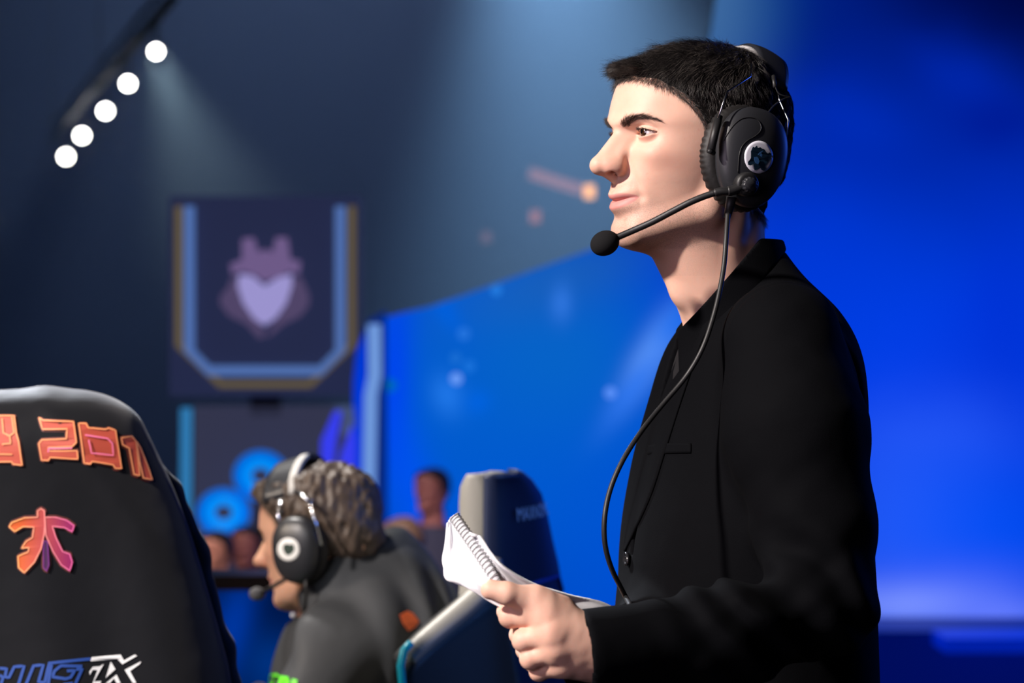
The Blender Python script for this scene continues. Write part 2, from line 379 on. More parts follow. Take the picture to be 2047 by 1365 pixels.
def skin_material(name, base, lip=(0.62, 0.26, 0.23, 1), stub=(0.20, 0.14, 0.13, 1), red=(0.66, 0.27, 0.20, 1), sss=0.25):
    m = bpy.data.materials.new(name); m.use_nodes = True; nt = m.node_tree; N = nt.nodes; L = nt.links; b = N['Principled BSDF']
    at = N.new('ShaderNodeAttribute'); at.attribute_name = 'zones'; sp = N.new('ShaderNodeSeparateColor'); L.new(at.outputs['Color'], sp.inputs[0])
    tc = N.new('ShaderNodeTexCoord')
    def noise(sc_, det=3, rough=0.6):
        n = N.new('ShaderNodeTexNoise'); n.inputs['Scale'].default_value = sc_; n.inputs['Detail'].default_value = det; n.inputs['Roughness'].default_value = rough
        L.new(tc.outputs['Object'], n.inputs['Vector']); return n
    def mix(fac, a, c2, scale=None):
        mx = N.new('ShaderNodeMix'); mx.data_type = 'RGBA'
        if scale is not None:
            mm = N.new('ShaderNodeMath'); mm.operation = 'MULTIPLY'; L.new(fac, mm.inputs[0])
            if isinstance(scale, float): mm.inputs[1].default_value = scale
            else: L.new(scale, mm.inputs[1])
            fac = mm.outputs[0]
        L.new(fac, mx.inputs[0])
        if isinstance(a, tuple): mx.inputs[6].default_value = a
        else: L.new(a, mx.inputs[6])
        mx.inputs[7].default_value = c2; return mx.outputs[2]
    n1 = noise(35, 4); c = mix(n1.outputs['Fac'], base, tuple(x * y for x, y in zip(base[:3], (0.93, 0.80, 0.76))) + (1,))
    n3 = noise(90, 3); r3 = N.new('ShaderNodeMapRange'); r3.inputs[1].default_value = 0.66; r3.inputs[2].default_value = 0.74; L.new(n3.outputs['Fac'], r3.inputs[0])
    c = mix(r3.outputs[0], c, red, 0.28)
    c = mix(sp.outputs[2], c, red, 0.5)
    c = mix(sp.outputs[0], c, lip)
    n2 = noise(900, 2, 0.9); r2 = N.new('ShaderNodeMapRange'); r2.inputs[1].default_value = 0.42; r2.inputs[2].default_value = 0.62; L.new(n2.outputs['Fac'], r2.inputs[0])
    hs = N.new('ShaderNodeMath'); hs.operation = 'MULTIPLY_ADD'; hs.inputs[1].default_value = 0.45; hs.inputs[2].default_value = 0.12; L.new(r2.outputs[0], hs.inputs[0])
    c = mix(sp.outputs[1], c, stub, hs.outputs[0])
    L.new(c, b.inputs['Base Color'])
    b.inputs['Roughness'].default_value = 0.54; b.inputs['Specular IOR Level'].default_value = 0.36
    b.inputs['Subsurface Weight'].default_value = sss; b.inputs['Subsurface Radius'].default_value = (1.0, 0.35, 0.2); b.inputs['Subsurface Scale'].default_value = 0.006
    nb = noise(700, 3); nb2 = noise(120, 3); ad = N.new('ShaderNodeMath'); ad.operation = 'MULTIPLY_ADD'; ad.inputs[1].default_value = 1.6
    L.new(nb2.outputs['Fac'], ad.inputs[0]); L.new(nb.outputs['Fac'], ad.inputs[2])
    bp = N.new('ShaderNodeBump'); bp.inputs['Strength'].default_value = 0.10; bp.inputs['Distance'].default_value = 0.0007
    L.new(ad.outputs[0], bp.inputs['Height']); L.new(bp.outputs[0], b.inputs['Normal'])
    return m

def zones_attr(o, rgb):
    at = o.data.color_attributes.new('zones', 'FLOAT_COLOR', 'POINT')
    a = np.ones((len(rgb), 4), np.float32); a[:, :3] = rgb; at.data.foreach_set('color', a.ravel())

def face_zones(q, beard=1.0):
    u, v, w = q[:, 0], q[:, 1], q[:, 2]; av = np.abs(v)
    wl = -72.3 + 3.6 * np.clip(av / 26, 0, 1.3) ** 1.3
    lw = np.clip(1 - (av / 25.5) ** 2.4, 0, 1) ** 0.6
    top = wl + 6.5 * lw; bot = wl - 10.0 * lw
    lip = sst(-0.9, 0.9, top - w) * sst(-1.4, 1.4, w - bot) * (av < 26) * (u > 70)
    st = sst(-60, -80, w) * sst(-12, 25, u) * (1 - lip) * (w > -150) * (0.85 - 0.5 * g((av - 40) / 14) * g((w + 70) / 14))
    st = np.maximum(st, 0.6 * g((w + 58) / 6) * g(av / 26) * (u > 80) * (1 - lip))
    st *= 1 - 0.75 * sst(-118, -128, w)
    rd = 0.8 * g((u - 112) / 14) * g(av / 14) * g((w + 40) / 9) + 0.5 * g((av - 50) / 18) * g((w + 32) / 16) + 0.55 * g((av - 16) / 5) * g((w + 42) / 7)
    rd = rd + 1.1 * g((av - 11) / 2.6) * g((w + 92) / 2.6) * (v > 0) + 0.95 * g((av - 31) / 13) * g((w + 9.0) / 3.4) * (u > 60)
    return np.stack([lip, np.clip(st * beard, 0, 1), np.clip(rd, 0, 1)], 1)

T_hl = cub([-125, -90, -60, -30, 0, 15, 26, 34, 46, 60, 83, 100], [-90, -90, -86, -66, -44, -36, -9, 10, 28, 41, 57, 69])
def hair_mask(q, j=0.0): return q[:, 2] - T_hl(q[:, 0]) - j

def strands(name, roots, dirs, nrm, length, m, parent, width=0.34, seg=5, lift=0.5, curl=0.0, grav=0.25, jitter=0.25, rng=None, clump=0.0, cell=6.0):
    """many thin tapering hairs in one mesh; mm in local space, returns local verts + faces"""
    n = len(roots); rng = rng or RNG
    d = dirs + rng.normal(size=(n, 3)) * jitter; d /= np.linalg.norm(d, axis=1)[:, None]
    start = nrm * lift + d * (1 - lift); start /= np.linalg.norm(start, axis=1)[:, None]
    pts = [roots.copy()]; t = start; ph = rng.uniform(0, 6.28, n); ax1 = np.cross(d, nrm); ax1 /= np.linalg.norm(ax1, axis=1)[:, None] + 1e-9
    for k in range(1, seg + 1):
        s_ = k / seg; t = start * (1 - s_) + d * s_ + np.array([0, 0, -grav]) * s_
        if curl: t = t + (ax1 * np.cos(ph + k * 1.7)[:, None] + nrm * np.sin(ph + k * 1.7)[:, None]) * curl
        t = t / np.linalg.norm(t, axis=1)[:, None]
        pts.append(pts[-1] + t * (length / seg)[:, None])
    pts = np.stack(pts, 1)  # n, seg+1, 3
    if clump:   # tips gather into tufts
        key = np.floor(roots / cell + rng.normal(size=roots.shape) * .28).astype(int); _, inv = np.unique(key, axis=0, return_inverse=True); inv = inv.ravel()
        mean = np.zeros((inv.max() + 1,) + pts.shape[1:]); np.add.at(mean, inv, pts); cnt_ = np.bincount(inv)[:, None, None]; mean = (mean / cnt_)[inv]
        wt = (clump * rng.uniform(.4, 1.0, n)[:, None] * np.linspace(0, 1, seg + 1)[None] ** 1.4)[..., None]
        pts = pts * (1 - wt) + mean * wt
    tang = np.gradient(pts, axis=1); tang /= np.linalg.norm(tang, axis=2)[..., None] + 1e-9
    a = np.cross(tang, nrm[:, None, :]); a /= np.linalg.norm(a, axis=2)[..., None] + 1e-9; b = np.cross(tang, a)
    wd_ = width * np.linspace(1, 0.25, seg + 1)[None, :, None] * rng.uniform(0.7, 1.3, (n, 1, 1))
    ring = [pts + (a * math.cos(x) + b * math.sin(x)) * wd_ / 2 for x in (0, 2.094, 4.189)]
    V = np.stack(ring, 2).reshape(-1, 3)  # n*(seg+1)*3
    base = (np.arange(n) * (seg + 1) * 3)[:, None, None] + (np.arange(seg) * 3)[None, :, None]
    k = np.arange(3)[None, None, :]; k2 = (k + 1) % 3
    F = np.stack([base + k, base + k2, base + 3 + k2, base + 3 + k], -1).reshape(-1, 4)
    return V, F.astype(np.int32)

def sample_mesh(V, F, n, maskfn, rng):
    c = V[F].mean(1); keep = maskfn(c) > 0; F2 = F[keep]
    e1 = V[F2[:, 2]] - V[F2[:, 0]]; e2 = V[F2[:, 3]] - V[F2[:, 1]]; nr = np.cross(e1, e2); ar = np.linalg.norm(nr, axis=1)
    pk = rng.choice(len(F2), n, p=ar / ar.sum()); nn = nr[pk] / ar[pk][:, None]
    r = rng.random((n, 2, 1)); q = V[F2[pk]]
    p = (q[:, 0] * (1 - r[:, 0]) + q[:, 1] * r[:, 0]) * (1 - r[:, 1]) + (q[:, 3] * (1 - r[:, 0]) + q[:, 2] * r[:, 0]) * r[:, 1]
    return p, nn

def eye_material(name):
    m = bpy.data.materials.new(name); m.use_nodes = True; nt = m.node_tree; N = nt.nodes; L = nt.links; b = N['Principled BSDF']
    at = N.new('ShaderNodeAttribute'); at.attribute_name = 'gaze'
    cr = N.new('ShaderNodeValToRGB'); e = cr.color_ramp.elements
    e[0].position = 0.0; e[0].color = (0.004, 0.003, 0.003, 1); e[1].position = 1.0; e[1].color = (0.62, 0.50, 0.46, 1)
    for p_, c_ in ((0.17, (0.004, 0.003, 0.003, 1)), (0.20, (0.055, 0.024, 0.011, 1)), (0.42, (0.04, 0.018, 0.009, 1)), (0.48, (0.015, 0.01, 0.01, 1)), (0.53, (0.50, 0.42, 0.40, 1))):
        x = e.new(p_); x.color = c_
    L.new(at.outputs['Fac'], cr.inputs[0]); L.new(cr.outputs[0], b.inputs['Base Color'])
    b.inputs['Roughness'].default_value = 0.08; b.inputs['Coat Weight'].default_value = 1.0; b.inputs['Coat Roughness'].default_value = 0.02
    return m

def make_eye(M, side, parent, m, gaze, n=48, name='eye'):
    c = Vector((EYE_C[0], EYE_C[1] * side, EYE_C[2])); gz = Vector(gaze).normalized()
    mb = MB(); V = []; vals = []; F = []
    rot = gz.to_track_quat('Z', 'Y').to_matrix()
    for i in range(n + 1):
        th = math.pi * (i / n) ** 1.3
        for k in range(32):
            a = 2 * math.pi * k / 32; r = 12.0 + 0.9 * math.exp(-(th / 0.42) ** 4)
            V.append(c + rot @ Vector((r * math.sin(th) * math.cos(a), r * math.sin(th) * math.sin(a), r * math.cos(th)))); vals.append(min(1, th / 1.05))
    for i in range(n):
        for k in range(32): F.append((i * 32 + k, (i + 1) * 32 + k, (i + 1) * 32 + (k + 1) % 32, i * 32 + (k + 1) % 32))
    o = obj(name, xf(M, V), F, m, parent)
    at = o.data.attributes.new('gaze', 'FLOAT', 'POINT'); at.data.foreach_set('value', np.array(vals, np.float32))
    return o
# ------------------------------------------------------------------ the standing man
SKIN = skin_material('pale skin', (0.80, 0.52, 0.40, 1))
hV, hF = polygonize(head_field, (-125, -100, -262), (132, 100, 92), 1.0)

HAIRM = mat('black hair', (0.012, 0.010, 0.010, 1), rough=0.36, spec=0.7)
HAIRD = mat('hair depth', (0.006, 0.005, 0.005, 1), rough=0.95, spec=0.05)
HAIRL = mat('painted sheen hairs', (0.11, 0.095, 0.085, 1), rough=0.38, spec=0.7)  # grey sheen of the hair painted as lighter strands
BROWM = mat('dark brown brow hair', (0.040, 0.026, 0.019, 1), rough=0.5)
def hair_shell(u, v, w):
    base = head_field(u, v, w, False)
    m = w - T_hl(u).astype(np.float32) + 2.6 * noise3(u, v, w, .13, 19)
    th = 2.5 + 11.0 * sst(20, 75, w) * (1 - 0.72 * sst(25, 85, u)) + 4.0 * sst(-20, 40, w) * sst(0, -80, u)
    th = th + 1.3 * noise3(u, v, w, 0.22, 3) + 1.1 * noise3(u, v, w, 0.5, 5)
    th = th * (1 - .5 * sst(-15, -75, u) * sst(30, 60, w))
    th = th * sst(-2, 14, m) - 1.5 * (1 - sst(-2, 10, m))
    f = base - th
    fr = cap(u, v, w, (78, -34, 66), (86, 26, 67), 5, 4.5)         # the pushed-up fringe
    fr = fr + 1.5 * noise3(u, v, w, 0.3, 8)
    return smin(f, fr, 9)
def build_hair(M, parent, m, hVF, n_side=46000, scale=1.0, shell=hair_shell, name='hair', seed=3, rng_len=(15, 30), curl=0.12, h=1.8, m2=None, clumping=0.75):
    rng = np.random.default_rng(seed)
    sV, sF = polygonize(shell, (-135, -105, -125), (120, 105, 112), h)
    # keep only what stands proud of the scalp
    fv = head_field(sV[:, 0], sV[:, 1], sV[:, 2], False); ok = (fv > -1.0) & (hair_mask(sV) > -3) & (sV[:, 2] > -100)
    kf = ok[sF].all(1); sF2 = sF[kf]
    allV = [sV]; allF = [sF2]; off = len(sV)
    def add(V, F):
        nonlocal off
        allV.append(V); allF.append(F + off); off += len(V)
    # strands rooted inside the shell
    p, nn = sample_mesh(sV, sF2, n_side, lambda c: np.ones(len(c)), rng)
    p = p - nn * 2.0
    u, v, w = p.T; sgn = np.sign(v)
    top = sst(30, 70, w) * sst(-60, 10, u)
    d = np.zeros_like(p)
    clump = noise3(u, v, w, 0.2, 21) + .6 * noise3(u, v, w, .55, 23); cl2 = noise3(u, v, w, 0.2, 22) + .6 * noise3(u, v, w, .55, 24)
    d[:, 0] = 0.9 * top - 0.35 * (1 - top) + 0.45 * clump
    d[:, 1] = sgn * 0.25 * top + 0.35 * cl2 * top
    d[:, 2] = (-0.15 + 0.25 * sst(45, 80, u)) * top - 1.0 * (1 - top) + 0.2 * cl2
    side_front = (1 - top) * sst(10, 60, u); d[:, 0] += 0.15 * side_front
    d -= nn * (d * nn).sum(1)[:, None]; d /= np.linalg.norm(d, axis=1)[:, None] + 1e-6
    L = rng_len[0] * (0.6 + 0.8 * rng.random(len(p))) * (0.55 + 0.9 * top) + 2
    L *= 0.45 + 0.55 * sst(0, 25, hair_mask(p))
    lf = (0.30 - 0.2 * sst(20, 80, p[:, 0]))[:, None]; L *= 1 - .35 * sst(-15, -60, p[:, 0])
    add(*strands('s', p, d, nn, L, m, None, lift=lf, curl=curl, grav=0.1, jitter=0.26, rng=rng, clump=clumping, width=0.29))
    # fringe and crown wisps
    p, nn = sample_mesh(sV, sF2, int(n_side * 0.16), lambda c: (c[:, 2] > 58) * (c[:, 0] > 60), rng)
    p = p - nn * 3; d = np.zeros_like(p); d[:, 0] = 1.0; d[:, 1] = rng.normal(size=len(p)) * 0.35; d[:, 2] = rng.normal(size=len(p)) * 0.3 + 0.16
    d /= np.linalg.norm(d, axis=1)[:, None]
    add(*strands('s', p, d, nn, rng.uniform(8, 17, len(p)), m, None, clump=clumping, lift=0.3, curl=curl * 3, grav=0.05, jitter=0.3, rng=rng, width=0.28))
    # a soft hairline of short hairs on the skin
    hv, hf = hVF
    p, nn = sample_mesh(hv, hf, int(n_side * 0.22), lambda c: (np.abs(hair_mask(c)) < 5) * (c[:, 2] > -95) * (np.abs(c[:, 1]) < 90), rng)
    u, v, w = p.T; fr = sst(55, 85, u)
    d = np.stack([0.2 - 0.7 * (1 - fr), np.zeros(len(p)), -1.0 + 0.7 * fr], 1); d -= nn * (d * nn).sum(1)[:, None]; d /= np.linalg.norm(d, axis=1)[:, None] + 1e-6
    add(*strands('s', p, d, nn, rng.uniform(4, 10, len(p)), m, None, lift=0.25, curl=0.08, grav=0.0, jitter=0.35, rng=rng, width=0.22))
    o = obj(name, xf(M, np.vstack(allV)), np.vstack(allF), m, parent)
    if m2:   # a share of the hairs carries the sheen as lighter colour
        o.data.materials.append(m2); o.data.materials.append(HAIRD); mi = np.zeros(len(o.data.polygons), np.int32); k0 = len(sF2); idx = (np.arange(len(mi)) - k0) // 15
        mi[(idx >= 0) & ((idx * 7919) % 100 < 30)] = 1
        mi[:k0] = 2
        if len(mi) == sum(len(x) for x in allF): o.data.polygons.foreach_set('material_index', mi)
    return o

def build_brows(M, parent, m, hVF, seed=5, n=1000):
    """two eyebrows, each its own mesh of short hairs"""
    rng = np.random.default_rng(seed); hv, hf = hVF
    for s in (1, -1):
        def mask(c):
            a = c[:, 1] * s; t = (a - 10) / 40.0
            mid = 4.8 + 8.5 * np.sin(np.clip(t, 0, 1) * 2.2) - 7.0 * np.clip(t - 0.55, 0, 1); half = 3.3 * (1 - 0.75 * np.clip(t, 0, 1) ** 1.5) * (.45 + .55 * sst(0, .16, t)) * (.75 + .5 * rng.random(len(c)))
            return (t > 0) * (t < 1) * (np.abs(c[:, 2] - mid) < half) * (c[:, 0] > 40)
        p, nn = sample_mesh(hv, hf, n, mask, rng)
        t = (p[:, 1] * s - 10) / 40.0
        d = np.stack([-0.1 * np.ones(len(p)), s * (0.35 + 0.9 * t), 0.9 - 1.3 * t], 1); d -= nn * (d * nn).sum(1)[:, None]; d /= np.linalg.norm(d, axis=1)[:, None]
        V, F = strands('b', p, d, nn, rng.uniform(4.5, 8.5, len(p)), m, None, lift=0.2, curl=0.03, grav=0.0, jitter=0.24, rng=rng, width=0.17)
        obj('eyebrow', xf(M, V), F, m, parent)
        # lashes of the same eye
        k = 120; cx, cy, cz = EYE_C; ss = rng.uniform(-0.9, 1.05, k); R_ = 13.2
        y = cy + 0.5 + 14 * ss * 0.93; w_ = cz + 0.3 + 3.5 * (1 - ss ** 2)
        dy = y - cy; x = cx + np.sqrt(np.maximum(R_ ** 2 - dy ** 2 - (w_ - cz) ** 2, 4))
        p = np.stack([x, s * y, w_], 1); d = np.stack([0.9 + 0 * ss, s * (0.2 + 0.5 * ss), 0.25 + 0 * ss], 1); d /= np.linalg.norm(d, axis=1)[:, None]
        nn = np.tile(np.array([[0.0, 0.0, 1.0]]), (k, 1))
        V, F = strands('b', p, d, nn, rng.uniform(2.8, 4.8, k), m, None, lift=0.05, grav=-0.35, jitter=0.12, rng=rng, width=0.3)
        obj('eyelashes', xf(M, V), F, m, parent)
# ------------------------------------------------------------------ body and clothes of the standing man (world metres)
BY = math.radians(15); BF = (-math.cos(BY), -math.sin(BY)); BL = (math.sin(BY), -math.cos(BY)); TC = (0.249, 2.575)
HMI_A = np.array(HMI)
def to_head(x, y, z):
    return [(HMI_A[i, 0] * x + HMI_A[i, 1] * y + HMI_A[i, 2] * z + HMI_A[i, 3]).astype(np.float32) for i in range(3)]
def neck_f(x, y, z):
    u, v, w = to_head(x, y, z)
    n = cap(u, v, w, (6, 0, -103), (-52, 0, -199), 49, 51)
    n = smin(n, cap(u, v * 0.9, w, (-37, 0, -60), (-45, 0, -195), 37, 38), 16)
    n = smin(n, cap(u, v, w, (-47, 0, -195), (-52, 0, -250), 44, 56), 16)
    return n * 0.001
T_A = cub([0.78, 0.9, 1.05, 1.2, 1.3, 1.38, 1.43, 1.47, 1.51, 1.55], [.136, .132, .126, .124, .110, .098, .087, .069, .040, .02])
T_B = cub([0.78, 0.9, 1.05, 1.2, 1.3, 1.38, 1.43, 1.47, 1.51, 1.55], [.195, .185, .172, .175, .180, .176, .160, .120, .065, .03])
T_C = cub([0.78, 0.9, 1.05, 1.2, 1.3, 1.38, 1.43, 1.47, 1.51, 1.55], [-.006, -.007, -.003, .003, .001, -.009, -.014, -.017, -.015, -.01])
def body_ab(x, y):
    dx, dy = x - TC[0], y - TC[1]; return dx * BF[0] + dy * BF[1], dx * BL[0] + dy * BL[1]
def torso(x, y, z, grow=0.0):
    a, b = body_ab(x, y); A = T_A(z) + grow; B = T_B(z) + grow; a = a - T_C(z)
    k = (np.abs(a / A) ** 2.3 + np.abs(b / B) ** 2.3 + 1e-9) ** (1 / 2.3); return np.maximum((k - 1) * np.minimum(A, B) * 0.9, z - 1.535)
ARM_L = [((.270, 2.425, 1.438), .061), ((.279, 2.385, 1.352), .066), ((.297, 2.365, 1.262), .055), ((.301, 2.345, 1.185), .047), ((.19, 2.275, 1.158), .047), ((.066, 2.206, 1.151), .044)]
ARM_R = [((.265, 2.735, 1.432), .058), ((.262, 2.755, 1.33), .056), ((.250, 2.76, 1.19), .050), ((.17, 2.60, 1.15), .045), ((.135, 2.475, 1.14), .038)]
def chain(x, y, z, ch, k, dr=0.0):
    f = None
    for (p, r), (q, s) in zip(ch[:-1], ch[1:]):
        c = cap(x, y, z, p, q, r + dr, s + dr); f = c if f is None else smin(f, c, k)
    return f
def jacket_f(x, y, z):
    a, b = body_ab(x, y)
    t = torso(x, y, z, 0.0)
    t = t + 0.0022 * noise3(x * 1000, y * 1000, z * 400, 0.03, 31)
    armL = chain(x, y, z, ARM_L, 0.03); armR = chain(x, y, z, ARM_R, 0.03)
    fold = 0.0030 * noise3(x * 700 + z * 500, y * 700, z * 900 - x * 500, 0.055, 33) + 0.0016 * noise3(x * 1000, y * 1000, z * 1000, 0.11, 35)
    q = g((z - 1.19) / 0.07) * g((x - 0.25) / 0.10)
    fold = fold * (0.5 + 1.3 * q) * (.25 + .75 * sst(.09, .19, x)) + 0.0055 * q * np.sin((x * 0.75 + z * 0.65) * 150 + 2 * noise3(x * 1000, y * 1000, z * 1000, 0.03, 36))
    armL = armL + fold; armR = armR + fold
    # cuffs: cut square, hollow
    arms = []
    for ch, ro, arm in ((ARM_L, .0425, armL), (ARM_R, .038, armR)):
        p, q_ = np.array(ch[-2][0]), np.array(ch[-1][0]); d = (q_ - p) / np.linalg.norm(q_ - p)
        s = (x - q_[0]) * d[0] + (y - q_[1]) * d[1] + (z - q_[2]) * d[2]
        near = np.sqrt((x - q_[0]) ** 2 + (y - q_[1]) ** 2 + (z - q_[2]) ** 2) - 0.09
        if ch is ARM_L: s = -.94 * (x - .0685) - .34 * (y - 2.17) + 3 * (z - 1.155) ** 2
        arm = np.where(near < 0, smax(arm, s, 0.005), arm)
        core = cap(x, y, z, tuple(q_ - d * 0.055), tuple(q_ + d * 0.05), ro - 0.0045, ro - 0.0045)
        arms.append(smax(arm, -core, 0.002))
    f = smin(t, smin(arms[0], arms[1], 0.006), 0.022)
    f = f + 0.0028 * g((b - 0.150 - 0.10 * (z - 1.40) ** 2 * 10) / 0.0035) * (z > 1.36) * (b > 0)       # armhole seam
    # collar standing round the neck, cut by the sloping neckline
    cut = (z - (1.458 + 1.15 * (x - 0.183))) * 0.66
    nf = neck_f(x, y, z)
    col = np.maximum(np.abs(nf - 0.0075) - 0.0042, cut); col = smax(col, -(z - 1.42), 0.01); col = smax(col, z - 1.546, 0.004)
    f = smax(f, cut, 0.006); f = smax(f, -(nf - 0.0035), 0.003)
    f = smin(f, col, 0.006)
    # the opening between the lapels
    hw = 0.004 + np.clip(z - 1.225, 0, 0.4) * 0.13
    wedge = np.maximum(np.abs(b + 0.004) - hw, -(a - 0.02)); wedge = np.maximum(wedge, 1.215 - z)
    f = smax(f, -np.maximum(wedge, -(t + 0.012)), 0.002)
    f = smax(f, 0.80 - z, 0.004)
    return f
def shirt_f(x, y, z):
    f = torso(x, y, z, -0.007); f = smax(f, (z - (1.456 + 1.15 * (x - 0.183))) * 0.66, 0.004); f = smax(f, -(neck_f(x, y, z) - 0.001), 0.003); return smax(f, 0.86 - z, 0.004)
def collar_f(x, y, z):
    cutp = (z - (1.458 + 1.15 * (x - 0.183))) * 0.66; nf = neck_f(x, y, z)
    f = np.maximum(np.abs(nf - .0125 - .18 * np.clip(-cutp, 0, .05)) - .0028, cutp - .0012); f = smax(f, -(cutp + .030), .002); f = smax(f, z - 1.548, .003)
    return smax(f, -(x - .176), .003)
def trousers_f(x, y, z):
    a, b = body_ab(x, y); ab = np.abs(b)
    f = None
    pel = ell(a, b, z, (0, 0, 0.90), (.115, .165, .13))
    leg = cap(a, ab, z, (0, .085, .86), (.01, .11, .48), .085, .062); leg = smin(leg, cap(a, ab, z, (.01, .11, .48), (-.02, .12, .07), .060, .056), .03)
    f = smin(pel, leg, 0.04); f = smax(f, 0.035 - z, 0.004)
    return smax(f, z - 0.96, 0.004)
def shoe_f(x, y, z, side):
    a, b = body_ab(x, y); b = b * side
    f = smin(ell(a, b, z, (.06, .13, .035), (.14, .046, .045)), ell(a, b, z, (-.03, .12, .05), (.055, .04, .055)), .03)
    return smax(f, -z, 0.003)

# ---- left hand, closed on the pad: thumb on top, four fingers bent under it
def PJ(px, py, D): return tuple(P(px, py, D))
HAND = {
 'meta': [((1262, 1308, 2.214), .0185, (1092, 1228, 2.193), .0150), ((1262, 1308, 2.214), .0195, (1104, 1266, 2.188), .0140),
          ((1262, 1320, 2.214), .0190, (1112, 1298, 2.190), .0130), ((1262, 1330, 2.218), .0180, (1126, 1326, 2.198), .0120)],
 'fingers': [[(1092, 1228, 2.193, .0135), (1020, 1232, 2.206, .0100), (1012, 1222, 2.234, .0082), (1034, 1212, 2.252, .0074)],
             [(1104, 1266, 2.188, .0125), (1048, 1280, 2.198, .0102), (1038, 1268, 2.228, .0084), (1050, 1250, 2.252, .0074)],
             [(1112, 1298, 2.190, .0120), (1062, 1316, 2.198, .0098), (1050, 1300, 2.228, .0080), (1060, 1280, 2.250, .0072)],
             [(1126, 1326, 2.198, .0110), (1078, 1342, 2.206, .0088), (1066, 1326, 2.232, .0074), (1084, 1306, 2.250, .0066)]],
 'thumb': [(1200, 1280, 2.220, .0140), (1072, 1203, 2.196, .0128), (1014, 1186, 2.188, .0102), (981, 1178, 2.190, .0092)],
}
def hand_f(x, y, z):
    f = cap(x, y, z, PJ(1262, 1320, 2.228), (.17, 2.262, 1.155), .0235, .026)
    palm = None
    for (a, ra, b, rb) in HAND['meta']:
        c = cap(x, y, z, PJ(*a), PJ(*b), ra, rb); palm = c if palm is None else smin(palm, c, .011)
    f = smin(f, palm, .014)
    f = smin(f, cap(x, y, z, PJ(1190, 1318, 2.228), PJ(1120, 1318, 2.210), .022, .014), .015)
    fs = None
    for fg in HAND['fingers']:
        for p, q in zip(fg[:-1], fg[1:]):
            c = cap(x, y, z, PJ(*p[:3]), PJ(*q[:3]), p[3] * .93, q[3]); 
            c = smin(c, np.sqrt((x - PJ(*q[:3])[0]) ** 2 + (y - PJ(*q[:3])[1]) ** 2 + (z - PJ(*q[:3])[2]) ** 2) - q[3] * 1.05, .002)
            f_ = c if p is fg[0] else smin(f_, c, .004)
        k = PJ(*fg[0][:3]); f_ = smin(f_, np.sqrt((x - k[0]) ** 2 + (y - k[1]) ** 2 + (z - k[2]) ** 2) - fg[0][3] * 1.04, .004)
        fs = f_ if fs is None else smin(fs, f_, .0022)
    f = smin(f, fs, .0055)
    t = HAND['thumb']; th = None
    for p, q in zip(t[:-1], t[1:]):
        c = cap(x, y, z, PJ(*p[:3]), PJ(*q[:3]), p[3], q[3]); th = c if th is None else smin(th, c, .004)
    th = smin(th, cap(x, y, z, PJ(1068, 1200, 2.196), PJ(1120, 1222, 2.205), .0135, .015), .006)
    f = smin(f, th, .0075)
    # tendons and small creases
    u = x * 1000; w = z * 1000
    f = f + 0.0002 * noise3(x * 1000, y * 1000, z * 1000, 0.35, 41) + 0.0003 * noise3(x * 300, y * 1000, z * 1400, 0.10, 42)
    return f
def right_hand_f(x, y, z):
    f = cap(x, y, z, (.15, 2.52, 1.142), (.112, 2.43, 1.146), .028, .024)
    f = smin(f, ell(x, y, z, (.098, 2.395, 1.150), (.030, .042, .020)), .015)
    for i in range(4):
        b = (.075 + .004 * i, 2.375 + .019 * i, 1.146); f = smin(f, smin(cap(x, y, z, b, (b[0] - .030, b[1] - .012, 1.137), .0092, .0085), cap(x, y, z, (b[0] - .030, b[1] - .012, 1.137), (b[0] - .026, b[1] - .026, 1.152), .0085, .0075), .003), .004)
    f = smin(f, smin(cap(x, y, z, (.10, 2.375, 1.158), (.075, 2.345, 1.176), .012, .010), cap(x, y, z, (.075, 2.345, 1.176), (.060, 2.325, 1.178), .010, .009), .004), .006)
    return f
def lower_body_f(x, y, z):
    f = smax(torso(x, y, z, -0.018), .92 - z, .02); f = smax(f, (z - (1.37 + 1.15 * (x - 0.183))) * 0.66, .01)
    f = smin(f, chain(x, y, z, ARM_L[:-1], .02, -.02), .02); f = smin(f, chain(x, y, z, ARM_R[:-1], .02, -.02), .02)
    f = smin(f, neck_f(x, y, z) + .006 + 2 * np.maximum(z - 1.43, 0), .01)
    f = smin(f, trousers_f(x, y, z) + 0.012, .02)
    return f
# ---- the body: one mesh (head and neck, trunk, arms, hands)
pV = [xf(HM, hV)]; pF = [hF]; pZ = [face_zones(hV)]; off = len(hV)
for fn, lo, hi, h in ((hand_f, (-.05, 2.12, 1.09), (.20, 2.33, 1.27), .0011), (right_hand_f, (0.0, 2.28, 1.09), (.19, 2.56, 1.22), .002), (lower_body_f, (0.0, 2.1, 0.02), (.5, 2.95, 1.56), .009)):
    V_, F_ = polygonize(fn, lo, hi, h); pV.append(V_); pF.append(F_ + off); off += len(V_)
    z_ = np.zeros((len(V_), 3))
    if fn is hand_f:
        for fg in HAND['fingers'] + [HAND['thumb']]:
            for i, j in enumerate(fg[:2]):
                c = np.array(PJ(*j[:3])); z_[:, 2] = np.maximum(z_[:, 2], 0.55 * np.exp(-(np.linalg.norm(V_ - c, axis=1) / (j[3] * 1.25)) ** 4))
    pZ.append(z_)
person = obj('person', np.vstack(pV), np.vstack(pF), SKIN)
zones_attr(person, np.vstack(pZ))
tag(person, 'standing man in black blazer wearing a headset, gazing left, holding white notepad', 'person')
EYEM = eye_material('brown eye')
for s in (1, -1): make_eye(HM, s, person, EYEM, (1, 0.10, 0.12))
build_hair(HM, person, HAIRM, (hV, hF), m2=HAIRL); build_brows(HM, person, BROWM, (hV, hF))

